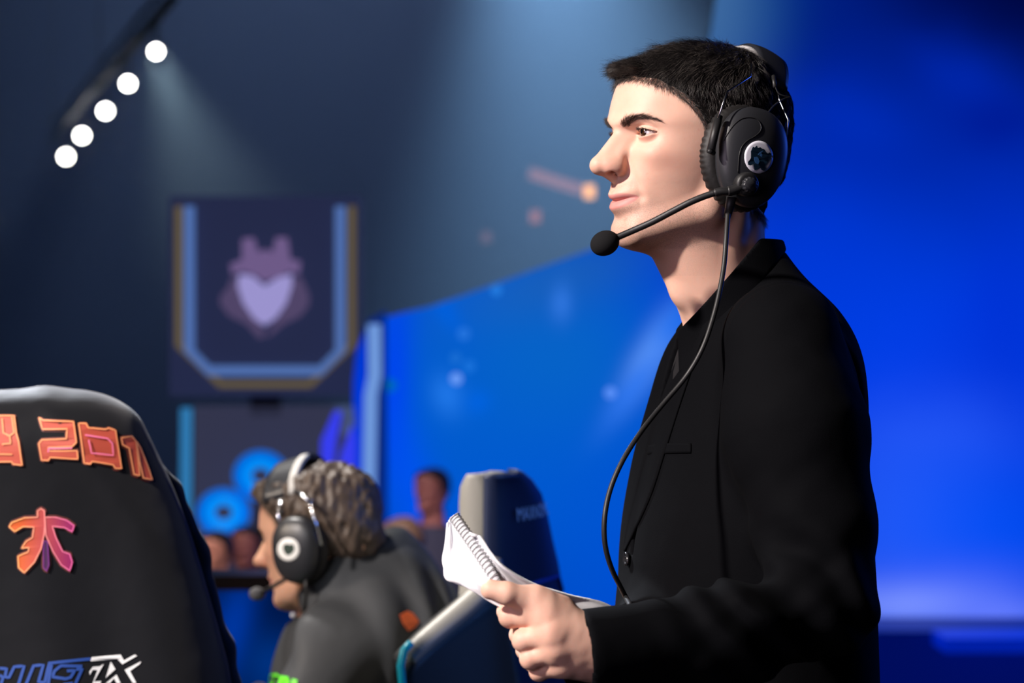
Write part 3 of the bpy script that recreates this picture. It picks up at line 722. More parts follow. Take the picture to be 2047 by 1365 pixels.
def cloth(name, color, weave=0.25, rough=0.85, sheen=0.15):
    m = mat(name, color, rough=rough, spec=0.07, sheen=sheen); nt = m.node_tree; N = nt.nodes; L = nt.links; b = N['Principled BSDF']
    b.inputs['Sheen Roughness'].default_value = 0.5
    tc = N.new('ShaderNodeTexCoord'); w1 = N.new('ShaderNodeTexWave'); w1.inputs['Scale'].default_value = 420; w1.bands_direction = 'DIAGONAL'
    n1 = N.new('ShaderNodeTexNoise'); n1.inputs['Scale'].default_value = 900; n2 = N.new('ShaderNodeTexNoise'); n2.inputs['Scale'].default_value = 14
    for n in (w1, n1, n2): L.new(tc.outputs['Object'], n.inputs['Vector'])
    ad = N.new('ShaderNodeMath'); ad.inputs[0].default_value = 0; L.new(n1.outputs['Fac'], ad.inputs[1])
    bp = N.new('ShaderNodeBump'); bp.inputs['Strength'].default_value = weave; bp.inputs['Distance'].default_value = 0.0006; L.new(ad.outputs[0], bp.inputs['Height'])
    b2 = N.new('ShaderNodeBump'); b2.inputs['Strength'].default_value = 0.3; b2.inputs['Distance'].default_value = 0.01; L.new(n2.outputs['Fac'], b2.inputs['Height']); L.new(bp.outputs[0], b2.inputs['Normal'])
    L.new(b2.outputs[0], b.inputs['Normal']); return m
WOOL = cloth('black wool', (0.0017, 0.0019, 0.0028, 1), sheen=0.0); TEE = cloth('dark jersey', (0.002, 0.0022, 0.0035, 1)); TROU = cloth('black trouser cloth', (0.008, 0.008, 0.010, 1))
jV, jF = polygonize(jacket_f, (0.0, 2.08, 0.78), (.50, 2.95, 1.60), .0024)
blazer = obj('blazer', jV, jF, WOOL, person)
sV_, sF_ = polygonize(shirt_f, (0.05, 2.3, 0.84), (.45, 2.85, 1.58), .006); obj('shirt', sV_, sF_, TEE, person)
tV_, tF_ = polygonize(trousers_f, (0.0, 2.2, 0.0), (.5, 2.95, 1.0), .010); obj('trousers', tV_, tF_, TROU, person)
SHOE = mat('black leather', (0.01, 0.01, 0.01, 1), rough=0.3)
for sd in (1, -1):
    V_, F_ = polygonize(lambda x, y, z: shoe_f(x, y, z, sd), (-.05, 2.2, -.02), (.5, 2.95, .14), .007); obj('shoe', V_, F_, SHOE, person)
JB = bvh_of(blazer)
def strip_on(bvh, A, B, n, m_, off, bulge=0.0):
    """rows of points between two drawn lines, laid on a surface"""
    A = smooth_path(A, 6); B = smooth_path(B, 6)
    pick = lambda L_, t: np.array([np.interp(t * (len(L_) - 1), range(len(L_)), L_[:, i]) for i in range(L_.shape[1])])
    rows = []; D2 = np.full((n, m_), np.nan); Q = np.zeros((n, m_, 2))
    for i in range(n):
        a, b = pick(A, i / (n - 1)), pick(B, i / (n - 1))
        for k in range(m_):
            t = k / (m_ - 1); q = a * (1 - t) + b * t; Q[i, k] = q[:2]; hit = bvh.ray_cast(CAMP, (P(q[0], q[1], 1) - CAMP).normalized())[0]
            if hit is not None: D2[i, k] = hit.y - off - bulge * math.sin(math.pi * t)
    D2[np.isnan(D2)] = np.nanmean(D2); D0 = D2.copy()
    for _ in range(12):
        E = np.pad(D2, 1, mode='edge'); S = (E[:-2, 1:-1] + E[2:, 1:-1] + E[1:-1, :-2] + E[1:-1, 2:]) / 4; D2 = np.minimum(D2 * .3 + S * .7, D0)
    return [[P(Q[i, k, 0], Q[i, k, 1], D2[i, k]) for k in range(m_)] for i in range(n)]
# lapel and collar fall on the near side
lap = strip_on(JB, [(1420, 618), (1404, 636), (1386, 662), (1352, 722), (1318, 810), (1290, 900), (1268, 985), (1252, 1060), (1247, 1100)],
               [(1430, 634), (1412, 664), (1396, 700), (1372, 770), (1352, 830), (1330, 900), (1303, 985), (1270, 1060), (1249, 1102)], 60, 9, 0.003, 0.001)
MB().slab(lap, 0.0022).build('lapel', WOOL, person)
cV_, cF_ = polygonize(collar_f, (.15, 2.38, 1.38), (.34, 2.75, 1.58), .0018); obj('collar', cV_, cF_, WOOL, person)
pk = strip_on(JB, [(1296, 890), (1338, 886), (1381, 886)], [(1294, 908), (1338, 906), (1381, 905)], 14, 5, 0.0016, 0.0006)
MB().slab(pk, 0.0015).build('breast_pocket', WOOL, person)
BUT = mat('black horn button', (0.012, 0.012, 0.014, 1), rough=0.22, coat=0.6)
bc = onto(JB, 1258, 1117, 0.003); bx = (onto(JB, 1268, 1117, 0.003) - bc).normalized(); bz = (onto(JB, 1258, 1107, 0.003) - bc).normalized(); bn = bz.cross(bx).normalized()
if bn.dot(CAMP - bc) < 0: bn = -bn
b_ = MB(); prof = [(0, .0002), (.0040, .0004), (.0052, .0012), (.0062, .0022), (.0072, .0020), (.0078, .0008), (.0078, -.0010), (0, -.0012)]
V_ = []; F_ = []
for r, hgt in prof:
    for k in range(28):
        a = 2 * math.pi * k / 28; V_.append(bc + bx * r * math.cos(a) + bz * r * math.sin(a) + bn * hgt)
for i in range(len(prof) - 1):
    for k in range(28): F_.append((i * 28 + k, i * 28 + (k + 1) % 28, (i + 1) * 28 + (k + 1) % 28, (i + 1) * 28 + k))
button = MB().add(V_, F_).build('button', BUT, person)
hb = MB()
for sx, sz in ((1, 1), (1, -1), (-1, 1), (-1, -1)):
    c = bc + bx * .0017 * sx + bz * .0017 * sz; hb.tube([c + bn * .0001, c + bn * .0009], .0007, 8)
hb.build('button_thread', mat('black thread', (0.002, 0.002, 0.002, 1)), button)

# ------------------------------------------------------------------ the notepad in his hand
PAPER = mat('white paper', (0.84, 0.84, 0.86, 1), rough=0.7, spec=0.25, bump=(60, 0.15, 0.003), sss=0.0, var=(220, (0.78, 0.79, 0.83, 1)))
WIRE = mat('dark spiral wire', (0.10, 0.095, 0.09, 1), rough=0.3, metal=1.0)
pad = empty('notepad', P(1000, 1160, 2.21)); tag(pad, 'white spiral notepad bent open in the standing man\'s hand', 'notepad')
def tilt(q):
    return (q[0], q[1], q[2] + .045 * max(0.0, min(1.0, (1178 - q[1]) / 145)))   # the pad leans back towards its free end
def patch(A, B, n, m_, wav=0.0, seed=0):
    A = smooth_path(A, 8); B = smooth_path(B, 8); rows = []; r = np.random.default_rng(seed); ph = r.uniform(0, 6, 3)
    pick = lambda L_, t: np.array([np.interp(t * (len(L_) - 1), range(len(L_)), L_[:, i]) for i in range(3)])
    for i in range(n):
        t = i / (n - 1); a, b = pick(A, t), pick(B, t); row = []
        for k in range(m_):
            s_ = k / (m_ - 1); q = a * (1 - s_) + b * s_
            q[2] += wav * (math.sin(7 * t + 3 * s_ + ph[0]) + math.sin(11 * s_ - 5 * t + ph[1])) * s_ * 0.5
            row.append(P(*tilt(q)))
        rows.append(row)
    return rows
# right half: a bent block of pages reaching back towards his sleeve
top_e = [(944, 1072, 2.200), (962, 1075, 2.200), (980, 1100, 2.202), (1012, 1136, 2.208), (1070, 1167, 2.228), (1140, 1189, 2.252), (1195, 1200, 2.268), (1236, 1220, 2.280)]
bot_e = [(918, 1046, 2.208), (934, 1072, 2.207), (955, 1102, 2.207), (985, 1146, 2.209), (1030, 1214, 2.226), (1090, 1246, 2.236), (1150, 1262, 2.244), (1200, 1268, 2.250)]
MB().slab(patch(bot_e, top_e, 40, 14, 0.004, 2), 0.0030).build('page_block', PAPER, pad)
# left half: the turned leaves hanging down
spl = [(905, 1033, 2.214), (925, 1064, 2.212), (948, 1100, 2.212), (975, 1142, 2.214), (1000, 1180, 2.220), (1016, 1208, 2.226)]
low = [(897, 1040, 2.216), (893, 1075, 2.226), (888, 1120, 2.236), (890, 1157, 2.232), (920, 1168, 2.228), (955, 1188, 2.226), (985, 1206, 2.226), (1010, 1217, 2.228)]
MB().slab(patch(spl, low, 34, 12, 0.008, 4), 0.0008).build('turned_page', PAPER, pad)
low2 = [(893, 1046, 2.220), (889, 1088, 2.234), (884, 1124, 2.246), (899, 1160, 2.240), (938, 1176, 2.234), (975, 1199, 2.232), (1004, 1214, 2.232)]
MB().slab(patch([(p[0], p[1], p[2] + .004) for p in spl], low2, 30, 10, 0.006, 6), 0.0006).build('turned_page', PAPER, pad)
# wrinkled spine strip and the coil
sp = smooth_path([(907, 1030, 2.207), (930, 1064, 2.205), (957, 1104, 2.205), (985, 1147, 2.207), (1018, 1204, 2.222)], 20)
sp = np.array([tilt(q) for q in sp])
MB().tube([P(*q) for q in sp], 0.0047, 12).build('spine', PAPER, pad)
V_ = []; tot = 23; n_ = tot * 14
for i in range(n_ + 1):
    t = i / n_; q = [np.interp(t * (len(sp) - 1), range(len(sp)), sp[:, j]) for j in range(3)]
    c = P(*q); e = (P(*sp[min(int(t * (len(sp) - 1)) + 1, len(sp) - 1)]) - P(*sp[max(int(t * (len(sp) - 1)) - 1, 0)])).normalized()
    s1 = e.cross(Vector((0, -1, 0))).normalized(); s2 = e.cross(s1).normalized(); an = 2 * math.pi * tot * t
    V_.append(c + s1 * 0.0055 * math.cos(an) + s2 * 0.0055 * math.sin(an))
MB().tube(V_, 0.00034, 6).build('spiral_wire', WIRE, pad)
# ------------------------------------------------------------------ the standing man's headset (built in head millimetres)
SHELL = mat('matte graphite plastic', (0.021, 0.022, 0.026, 1), rough=0.40, spec=0.5, bump=(900, 0.06, 0.0004))
RUB = mat('black rubber', (0.012, 0.012, 0.013, 1), rough=0.5)
PADM = mat('black wrinkled leatherette', (0.006, 0.0052, 0.0052, 1), rough=0.6, bump=(60, 0.5, 0.002))
STEEL = mat('polished steel wire', (0.75, 0.76, 0.80, 1), rough=0.18, metal=1.0)
WHITE = mat('white sticker', (0.72, 0.72, 0.80, 1), rough=0.35)
NAVY = mat('navy print', (0.006, 0.018, 0.035, 1), rough=0.9, spec=0.05)
GREYPAD = mat('grey felt', (0.42, 0.41, 0.42, 1), rough=0.9)
CUPC = (-7.0, 97.0, -30.0)
def cup_f(u, v, w, side=1):
    v = v * side; cx, cy, cz = CUPC
    a = 0.16; U = (u - cx) * math.cos(a) + (w - cz) * math.sin(a); W = -(u - cx) * math.sin(a) + (w - cz) * math.cos(a); V = v - cy
    U2 = U / (1 + 0.0016 * np.clip(W, -60, 60))
    n = 2.25; k = (np.abs(U2 / 40.5) ** n + np.abs(W / 51.5) ** n + np.abs(V / (20.0 + 0 * U)) ** 2.2 + 1e-9) ** (1 / n)
    f = (k - 1) * 20
    return smax(f, -(V + 9), 2.5)
def cushion_f(u, v, w, side=1):
    v = v * side; cx, cy, cz = CUPC; U, W = u - cx - 1, w - cz; V = v - 80.5
    ang = np.arctan2(W, U); rad = np.sqrt((U / 37.5) ** 2 + (W / 43.0) ** 2 + 1e-9)
    d = (rad - 1) * 37
    wr = 0.8 * np.sin(ang * 46 + 2 * np.sin(ang * 5)) * g((V + 3) / 5)
    return np.sqrt(d * d + (V * 0.93) ** 2) - (10.5 + wr)
def build_headset(M, MI, label, detail=True, mic=None, emblem=True, seedname='headset', cushion_h=1.2):
    root = empty(seedname, M @ Vector((0, 0, 60))); tag(root, label, 'headset')
    for sd in (1, -1):
        V_, F_ = polygonize(lambda a, b, c: cup_f(a, b, c, sd), (-60, -125, -90) if sd < 0 else (-60, 70, -90), (50, -70, 35) if sd < 0 else (50, 125, 35), 1.5)
        cup = obj('ear_cup', xf(M, V_), F_, SHELL, root)
        if sd == 1: near = cup
        V_, F_ = polygonize(lambda a, b, c: cushion_f(a, b, c, sd), (-65, -100, -95) if sd < 0 else (-65, 62, -95), (55, -62, 40) if sd < 0 else (55, 100, 40), cushion_h)
        obj('ear_cushion', xf(M, V_), F_, PADM, root)
    return root, near
hs, cup = build_headset(HM, HMI, 'black headset with boom microphone worn by the standing man', cushion_h=1.0)
CB = bvh_of(cup)
def cupline(pts, off=0.0004, k=6): return [onto(CB, q[0], q[1], off, 2.45) for q in smooth_path(pts, k)]
# raised rim line of the side panel
line = [(1447, 282), (1453, 270), (1466, 251), (1482, 238), (1500, 235), (1514, 240), (1521, 252), (1519, 263), (1508, 273), (1494, 281), (1483, 293), (1478, 308), (1476, 326), (1475, 345)]
MB().tube(cupline(line), 0.0005, 6).build('panel_rim', RUB, cup)
# round sticker with the tournament mark
def disc_on(c, rx, ry, off, rot=0.0, n=40, poly=None):
    cx_, cy_ = c; rows = []
    for i in range(7):
        s_ = i / 6; rows.append([onto(CB, cx_ + rx * s_ * math.cos(2 * math.pi * k / n), cy_ + ry * s_ * math.sin(2 * math.pi * k / n), off, 2.45) for k in range(n + 1)])
    return rows
st = MB().slab(disc_on((1516, 314), 28.5, 32.5, 0.0006), 0.0006).build('round_sticker', WHITE, cup)
def zoompoly(pts): return [(1480 + x / 17.06, 270 + y / 17.06) for x, y in pts]
def flat_on(bvh, poly, off, thick=0.0003, mb=None, dens=1):
    from mathutils.geometry import tessellate_polygon
    mb = mb or MB(); q = []
    for i in range(len(poly)):
        a, b = poly[i], poly[(i + 1) % len(poly)]
        for k in range(dens): q.append((a[0] + (b[0] - a[0]) * k / dens, a[1] + (b[1] - a[1]) * k / dens))
    tri = tessellate_polygon([[Vector((x, y, 0)) for x, y in q]])
    v = [onto(bvh, x, y, off + thick, 2.45) for x, y in q] + [onto(bvh, x, y, off, 2.45) for x, y in q]; n = len(q)
    f = [tuple(t) for t in tri] + [tuple(n + i for i in t)[::-1] for t in tri] + [(i, (i + 1) % n, n + (i + 1) % n, n + i) for i in range(n)]
    return mb.add(v, f)
em = MB()
flat_on(CB, zoompoly([(330, 780), (330, 560), (400, 400), (455, 430), (530, 360), (560, 450), (640, 420), (700, 470), (760, 480), (800, 520), (840, 590), (900, 640), (950, 590), (1010, 660), (960, 800), (860, 950), (790, 1060), (820, 1150), (760, 1220), (690, 1190), (640, 1090), (540, 1150), (455, 1215), (430, 1100), (410, 1000), (320, 1035), (240, 1020), (230, 920), (300, 840)]), 0.0020, mb=em)
em.build('sticker_print', NAVY, cup, smooth=False)
BLUEP = mat('blue print', (0.03, 0.10, 0.25, 1), rough=0.4)
em2 = MB()
flat_on(CB, zoompoly([(430, 760), (520, 740), (570, 800), (600, 900), (560, 1000), (480, 960), (430, 860)]), 0.0026, mb=em2)
flat_on(CB, zoompoly([(610, 640), (660, 620), (700, 680), (680, 750), (620, 720)]), 0.0026, mb=em2)
flat_on(CB, zoompoly([(545, 680), (620, 590), (720, 540), (690, 590), (620, 630), (570, 690)]), 0.0026, mb=em2)
em2.build('sticker_print', BLUEP, cup, smooth=False)
# rotating joint, boom, foam microphone
jn = (CB.ray_cast(CAMP, (P(1490, 368, 1) - CAMP).normalized())); jp, jnrm = jn[0], jn[1]
if jnrm.dot(CAMP - jp) < 0: jnrm = -jnrm
jnrm = (jnrm * 0.7 + (HM.to_3x3() @ Vector((0, 1, 0))).normalized() * 0.6).normalized()
mb = MB(); mb.tube([jp - jnrm * .004, jp + jnrm * .003, jp + jnrm * .0065, jp + jnrm * .0075], [.0125, .0125, .0118, .0095], 28)
joint = mb.build('boom_joint', RUB, hs)
mb = MB(); kn = jp + jnrm * .0075
ring = []
V_ = []; F_ = []
ax1 = jnrm.orthogonal().normalized(); ax2 = jnrm.cross(ax1)
for i, (hgt, sc_) in enumerate(((0, 1.0), (.004, 1.0), (.0055, .85))):
    for k in range(48):
        r = .0075 * sc_ * (1 + (0.06 if (k // 2) % 2 else -0.02)); a = 2 * math.pi * k / 48; V_.append(kn + ax1 * r * math.cos(a) + ax2 * r * math.sin(a) + jnrm * hgt)
for i in range(2):
    for k in range(48): F_.append((i * 48 + k, i * 48 + (k + 1) % 48, (i + 1) * 48 + (k + 1) % 48, (i + 1) * 48 + k))
F_.append(tuple(96 + k for k in range(48)))
mb.add(V_, F_).build('knob', SHELL, joint)
bp_ = [jp + jnrm * .004] + [HV(*q) for q in ((1462, 381, 112), (1440, 383, 108), (1412, 391, 101), (1380, 404, 92), (1345, 422, 80), (1305, 443, 66), (1265, 461, 52), (1230, 476, 42))]
bs = [Vector(q) for q in smooth_path([tuple(p) for p in bp_], 26)]
n_ = len(bs); rad = []
for i in range(n_):
    t = i / (n_ - 1); r = .0052 if t < 0.16 else .0044 if t < .3 else .0034
    if t > .32 and t < .98: r += .00022 * (1 if i % 2 else -1)
    rad.append(r)
MB().tube(bs, rad, 14).build('boom', RUB, hs)
FOAM = mat('black foam', (0.011, 0.011, 0.012, 1), rough=0.95, spec=0.15, bump=(1600, 0.45, 0.0008))
mc = HV(1209, 486, 38); me_ = MB(); dirb = (bs[-1] - bs[-12]).normalized(); Rm = dirb.to_track_quat('X', 'Z').to_matrix()
me_.ellipsoid(mc, (.0152, .0128, .0128), 40, Rm).build('microphone_foam', FOAM, hs)
MB().tube([bs[-1] - dirb * .003, bs[-1] + dirb * .006], .0042, 16).build('microphone_collar', RUB, hs)
# yoke wires and their clips
def w3(pts, k=1): return [HV(*q) for q in (smooth_path(pts, k) if k > 1 else pts)]
MB().tube(w3([(1501, 128, 80), (1500, 153, 90), (1453, 183, 101), (1436, 236, 106)]), .0010, 8).build('wire', STEEL, hs)
MB().tube(w3([(1437, 232, 100), (1421, 300, 106)]), .0042, 14).build('wire_clip', RUB, hs)
MB().tube(w3([(1416, 301, 107), (1427, 306, 104)]), .0026, 10).build('clip_screw', RUB, hs)
MB().tube(w3([(1552, 172, 78), (1558, 200, 88), (1576, 240, 98), (1569, 295, 100)]), .0010, 8).build('wire', STEEL, hs)
MB().tube(w3([(1569, 296, 96), (1562, 362, 92)]), .0024, 12).build('wire_clip', RUB, hs)
# headband: a wide padded arch over the crown, felt pad underneath at its front edge
def arch(u0, du, width, dv, r0, rows=25, lift=0.0):
    out = []
    for i in range(rows):
        a = -1.02 + 2.04 * i / (rows - 1)   # angle over the head
        vv = (76 + lift) * math.sin(a); ww = 0 + (90 + lift) * math.cos(a) ** 0.9
        row = []
        for k in range(9):
            s_ = k / 8 * 2 - 1; row.append(HL(u0 - 44 * math.cos(a) ** 1.3 + s_ * width / 2, vv, ww - s_ * -0.38 * width / 2 - 2.4 * s_ * s_))
        out.append(row)
    return out
BAND = mat('black vinyl', (0.012, 0.013, 0.018, 1), rough=0.45)
MB().slab(arch(-32, 0, 34, 0, 0, lift=3), 0.006).build('headband', BAND, hs)
MB().slab(arch(-12, 0, 11, 0, 0, lift=4), 0.006).build('headband_pad', GREYPAD, hs)
# small lead from band to cup, and main cable
MB().tube(w3([(1546, 152, 76), (1549, 175, 84)]), .0022, 10).build('lead_sleeve', RUB, hs)
MB().tube(w3([(1549, 172, 84), (1556, 186, 86), (1568, 192, 88), (1579, 194, 88), (1566, 198, 90), (1548, 210, 96), (1536, 224, 101), (1531, 233, 103)], 6), .0007, 8).build('lead', RUB, hs)
MB().tube([onto(CB, 1463, 392, .001), HV(1459, 412, 100), HV(1453, 436, 98)], [.0052, .0048, .0036], 14).build('cable_sleeve', RUB, hs)
cab = smooth_path([(1455, 428, 2.452), (1452, 470, 2.44), (1448, 525, 2.43), (1440, 575, 2.42), (1427, 630, 2.41), (1405, 695, 2.40), (1372, 752, 2.40), (1325, 808, 2.39), (1282, 862, 2.37), (1245, 920, 2.35), (1221, 975, 2.34), (1209, 1030, 2.33), (1209, 1085, 2.33), (1222, 1135, 2.34), (1245, 1182, 2.36), (1268, 1228, 2.38), (1290, 1290, 2.39)], 12)
cp = []
for q in cab:
    pnt = P(*q); d = (P(q[0], q[1], 1) - CAMP).normalized(); hit = JB.ray_cast(CAMP, d)
    if hit[0] is not None and q[1] < 1222:
        far = (hit[0] - CAMP).length
        if (pnt - CAMP).length > far - .005: pnt = CAMP + d * (far - .005)
    cp.append(pnt)
for _ in range(6):
    cp = [cp[0]] + [(cp[i - 1] + cp[i] * 2 + cp[i + 1]) / 4 for i in range(1, len(cp) - 1)] + [cp[-1]]
MB().tube(cp, .0026, 12).build('cable', RUB, hs)
# ------------------------------------------------------------------ the hall
def px_box(name, x0, y0, x1, y1, D, depth, m, parent=None, bevel=0.0):
    a, b = P(x0, y1, D), P(x1, y0, D); c = (a + b) / 2; c.y += depth / 2
    return MB().box(c, (b.x - a.x, depth, b.z - a.z), 0, bevel).build(name, m, parent, smooth=False)
def struct(o): o['kind'] = 'structure'; return o
STAGE = mat('black stage deck', (0.008, 0.009, 0.012, 1), rough=0.25, var=(3, (0.012, 0.013, 0.018, 1)))
HALL = mat('dark hall floor', (0.006, 0.008, 0.014, 1), rough=0.5)
WALLM = mat('dark blue drape', (0.035, 0.055, 0.10, 1), rough=0.95, spec=0.1, var=(0.6, (0.030, 0.045, 0.085, 1)))
CEIL = mat('black ceiling', (0.006, 0.008, 0.012, 1), rough=0.9)
struct(MB().box((0, 2.0, -0.5), (14, 9.0, 1.0)).build('floor_stage', STAGE, smooth=False))
struct(MB().box((0, 17, -1.1), (40, 21.0, 0.2)).build('floor', HALL, smooth=False))
struct(MB().box((0, 27.5, 4), (40, 0.3, 12)).build('wall_back', WALLM, smooth=False))
struct(MB().box((-12, 12, 4), (0.3, 36, 12)).build('wall_left', WALLM, smooth=False))
struct(MB().box((14, 12, 4), (0.3, 36, 12)).build('wall_right', WALLM, smooth=False))
struct(MB().box((0, 12, 9), (40, 36, 0.3)).build('ceiling', CEIL, smooth=False))
# haze hanging over the far half of the hall
hz = MB().box((-1.0, 18.9, 3.2), (17.0, 11.8, 8.2)).build('haze', None, smooth=False)
hm = bpy.data.materials.new('stage haze'); hm.use_nodes = True; nt = hm.node_tree; nt.nodes.remove(nt.nodes['Principled BSDF'])
vs = nt.nodes.new('ShaderNodeVolumeScatter'); vs.inputs['Density'].default_value = 0.030; vs.inputs['Anisotropy'].default_value = 0.1; vs.inputs['Color'].default_value = (0.9, 0.95, 1.0, 1)
nt.links.new(vs.outputs[0], nt.nodes['Material Output'].inputs['Volume']); hz.data.materials.append(hm)
tag(hz, 'bluish stage haze filling the far half of the hall', 'haze', kind='stuff')

def screen_mat(name, base, blobs, D, strength=1.0, distort=0.35, dscale=0.8):
    m = bpy.data.materials.new(name); m.use_nodes = True; nt = m.node_tree; N = nt.nodes; L = nt.links
    N.remove(N['Principled BSDF']); tc = N.new('ShaderNodeTexCoord')
    nz = N.new('ShaderNodeTexNoise'); nz.inputs['Scale'].default_value = dscale; nz.inputs['Detail'].default_value = 3; L.new(tc.outputs['Object'], nz.inputs['Vector'])
    sb = N.new('ShaderNodeVectorMath'); sb.operation = 'SUBTRACT'; sb.inputs[1].default_value = (.5, .5, .5); L.new(nz.outputs['Color'], sb.inputs[0])
    col = None
    for (px, py, rx, ry, rot, c, amp, soft, dst) in blobs:
        ma = N.new('ShaderNodeVectorMath'); ma.operation = 'MULTIPLY_ADD'; ma.inputs[1].default_value = (distort * dst,) * 3
        L.new(sb.outputs[0], ma.inputs[0]); L.new(tc.outputs['Object'], ma.inputs[2])
        mp = N.new('ShaderNodeMapping'); mp.vector_type = 'TEXTURE'; q = P(px, py, D)
        mp.inputs['Location'].default_value = (q.x, q.y, q.z); mp.inputs['Rotation'].default_value = (0, math.radians(rot), 0)
        mp.inputs['Scale'].default_value = (rx * D / FPX, 1000, ry * D / FPX); L.new(ma.outputs[0], mp.inputs['Vector'])
        ln = N.new('ShaderNodeVectorMath'); ln.operation = 'LENGTH'; L.new(mp.outputs[0], ln.inputs[0])
        if soft > 0:
            pw = N.new('ShaderNodeMath'); pw.operation = 'POWER'; pw.inputs[1].default_value = 2.0; L.new(ln.outputs['Value'], pw.inputs[0])
            ng = N.new('ShaderNodeMath'); ng.operation = 'MULTIPLY'; ng.inputs[1].default_value = -1.0; L.new(pw.outputs[0], ng.inputs[0])
            ex = N.new('ShaderNodeMath'); ex.operation = 'EXPONENT'; L.new(ng.outputs[0], ex.inputs[0]); src = ex.outputs[0]
        else:
            mr = N.new('ShaderNodeMapRange'); mr.interpolation_type = 'SMOOTHSTEP'; mr.inputs[1].default_value = 0.8; mr.inputs[2].default_value = 1.05; mr.inputs[3].default_value = 1; mr.inputs[4].default_value = 0
            L.new(ln.outputs['Value'], mr.inputs[0]); src = mr.outputs[0]
        am = N.new('ShaderNodeMath'); am.operation = 'MULTIPLY'; am.inputs[1].default_value = amp; L.new(src, am.inputs[0])
        mx = N.new('ShaderNodeMix'); mx.data_type = 'RGBA'; L.new(am.outputs[0], mx.inputs[0])
        if col is None: mx.inputs[6].default_value = base
        else: L.new(col, mx.inputs[6])
        mx.inputs[7].default_value = c; col = mx.outputs[2]
    e = N.new('ShaderNodeEmission'); e.inputs[1].default_value = strength
    if col is None: e.inputs[0].default_value = base
    else: L.new(col, e.inputs[0])
    L.new(e.outputs[0], N['Material Output'].inputs[0]); return m
FRAME = mat('black metal frame', (0.01, 0.012, 0.02, 1), rough=0.5)
SD = 12.4

wall_blobs = [
 # broad fields of the picture on the wall, ending with painted haze
 (950, 950, 620, 560, 0, srgb(0, 88, 208), 1.0, 1, .5), (1150, 700, 300, 200, 0, srgb(8, 104, 196), .8, 1, .5), (830, 1250, 260, 150, 0, srgb(0, 60, 170), .7, 1, .5),
 (1180, 1330, 160, 70, 0, srgb(0, 60, 200), .8, 1, .2), (1160, 540, 240, 70, -18, srgb(30, 100, 180), .7, 1, .2), (790, 760, 38, 220, 0, srgb(0, 66, 240), .85, 1, .2), (840, 1000, 45, 190, -14, srgb(0, 80, 250), .6, 1, .2),
 (1950, 0, 560, 330, 0, srgb(0, 12, 84), 1.0, 1, 1), (2080, 20, 230, 200, 0, srgb(0, 4, 48), 1.0, 1, .6), (1560, 60, 200, 170, 0, srgb(0, 24, 112), .9, 1, .6), (1490, 20, 90, 130, 0, srgb(0, 62, 130), .9, 1, .3),
 (1720, 320, 460, 230, 0, srgb(0, 33, 158), .9, 1, .8), (1700, 240, 130, 60, 15, srgb(0, 42, 178), .8, 1, 1), (1930, 170, 130, 70, 35, srgb(0, 38, 172), .8, 1, 1), (2000, 260, 90, 60, 0, srgb(0, 22, 140), .7, 1, 1),
 (1600, 520, 260, 200, 0, srgb(0, 56, 215), .75, 1, .6), (1850, 780, 420, 240, 0, srgb(0, 60, 232), .95, 1, .6), (2010, 700, 110, 300, 0, srgb(0, 40, 205), .5, 1, 1),
 (1880, 880, 170, 90, 0, srgb(40, 88, 245), .55, 1, 1.2), (1800, 1060, 160, 200, 10, srgb(44, 96, 252), .7, 1, .8), (1960, 1080, 220, 170, 0, srgb(0, 84, 255), .6, 1, .6),
 (1830, 1205, 150, 42, 0, srgb(134, 158, 255), .95, 1, .5), (1985, 1222, 110, 34, 0, srgb(104, 128, 255), .85, 1, .5), (1900, 1180, 200, 60, 0, srgb(80, 110, 255), .5, 1, .5),
 (1415, 0, 105, 260, 0, srgb(60, 104, 158), 1.0, 1, .1), (1360, 330, 60, 140, -20, srgb(40, 90, 160), .8, 1, .1),  # haze tone painted over the wall's left edge so it fades out
 # bright flecks and out-of-focus sparks
 (1300, 700, 30, 90, 32, srgb(96, 152, 244), 1.0, 1, .3), (1262, 770, 24, 95, 34, srgb(46, 118, 240), .8, 1, .35), (1345, 640, 28, 70, 40, srgb(20, 110, 240), .7, 1, .3),
 (1120, 605, 20, 36, 6, srgb(50, 120, 225), .8, 1, .2), (900, 795, 30, 44, -24, srgb(34, 122, 235), .8, 1, .3), (890, 625, 22, 50, -35, srgb(0, 96, 222), .8, 1, .3), (960, 810, 24, 24, 0, srgb(0, 100, 232), .6, 1, .3),
 (992, 580, 11, 11, 0, srgb(40, 130, 230), .9, 0, 0), (927, 667, 13, 13, 0, srgb(40, 120, 225), .8, 0, 0), (911, 716, 12, 12, 0, srgb(30, 115, 215), .7, 0, 0), (938, 732, 13, 13, 0, srgb(30, 120, 225), .7, 0, 0),
 (912, 757, 12, 12, 0, srgb(110, 160, 250), 1.0, 0, 0), (1220, 785, 12, 12, 0, srgb(92, 146, 250), 1.0, 0, 0), (780, 770, 14, 14, 0, srgb(0, 110, 170), .8, 0, 0)]
SCREEN = screen_mat('picture on the LED wall', srgb(0, 60, 215), wall_blobs, SD)
poly = [(772, 1480), (772, 634), (800, 626), (862, 612), (960, 578), (1070, 538), (1180, 499), (1290, 452), (1350, 380), (1400, 200), (1440, -60), (1460, -420), (2700, -420), (2700, 1480)]
wallf = MB().prism([P(x, y, SD) + Vector((0, .002, 0)) for x, y in poly], (0, 0.25, 0))
led = empty('led_video_wall', (2.0, SD, 0)); tag(led, 'huge LED video wall glowing blue behind the standing man', 'video screen')
o = MB().add([P(x, y, SD) for x, y in poly], [tuple(range(len(poly)))]).build('screen_face', SCREEN, led, smooth=False)
wallf.build('cabinet', FRAME, led, smooth=False)
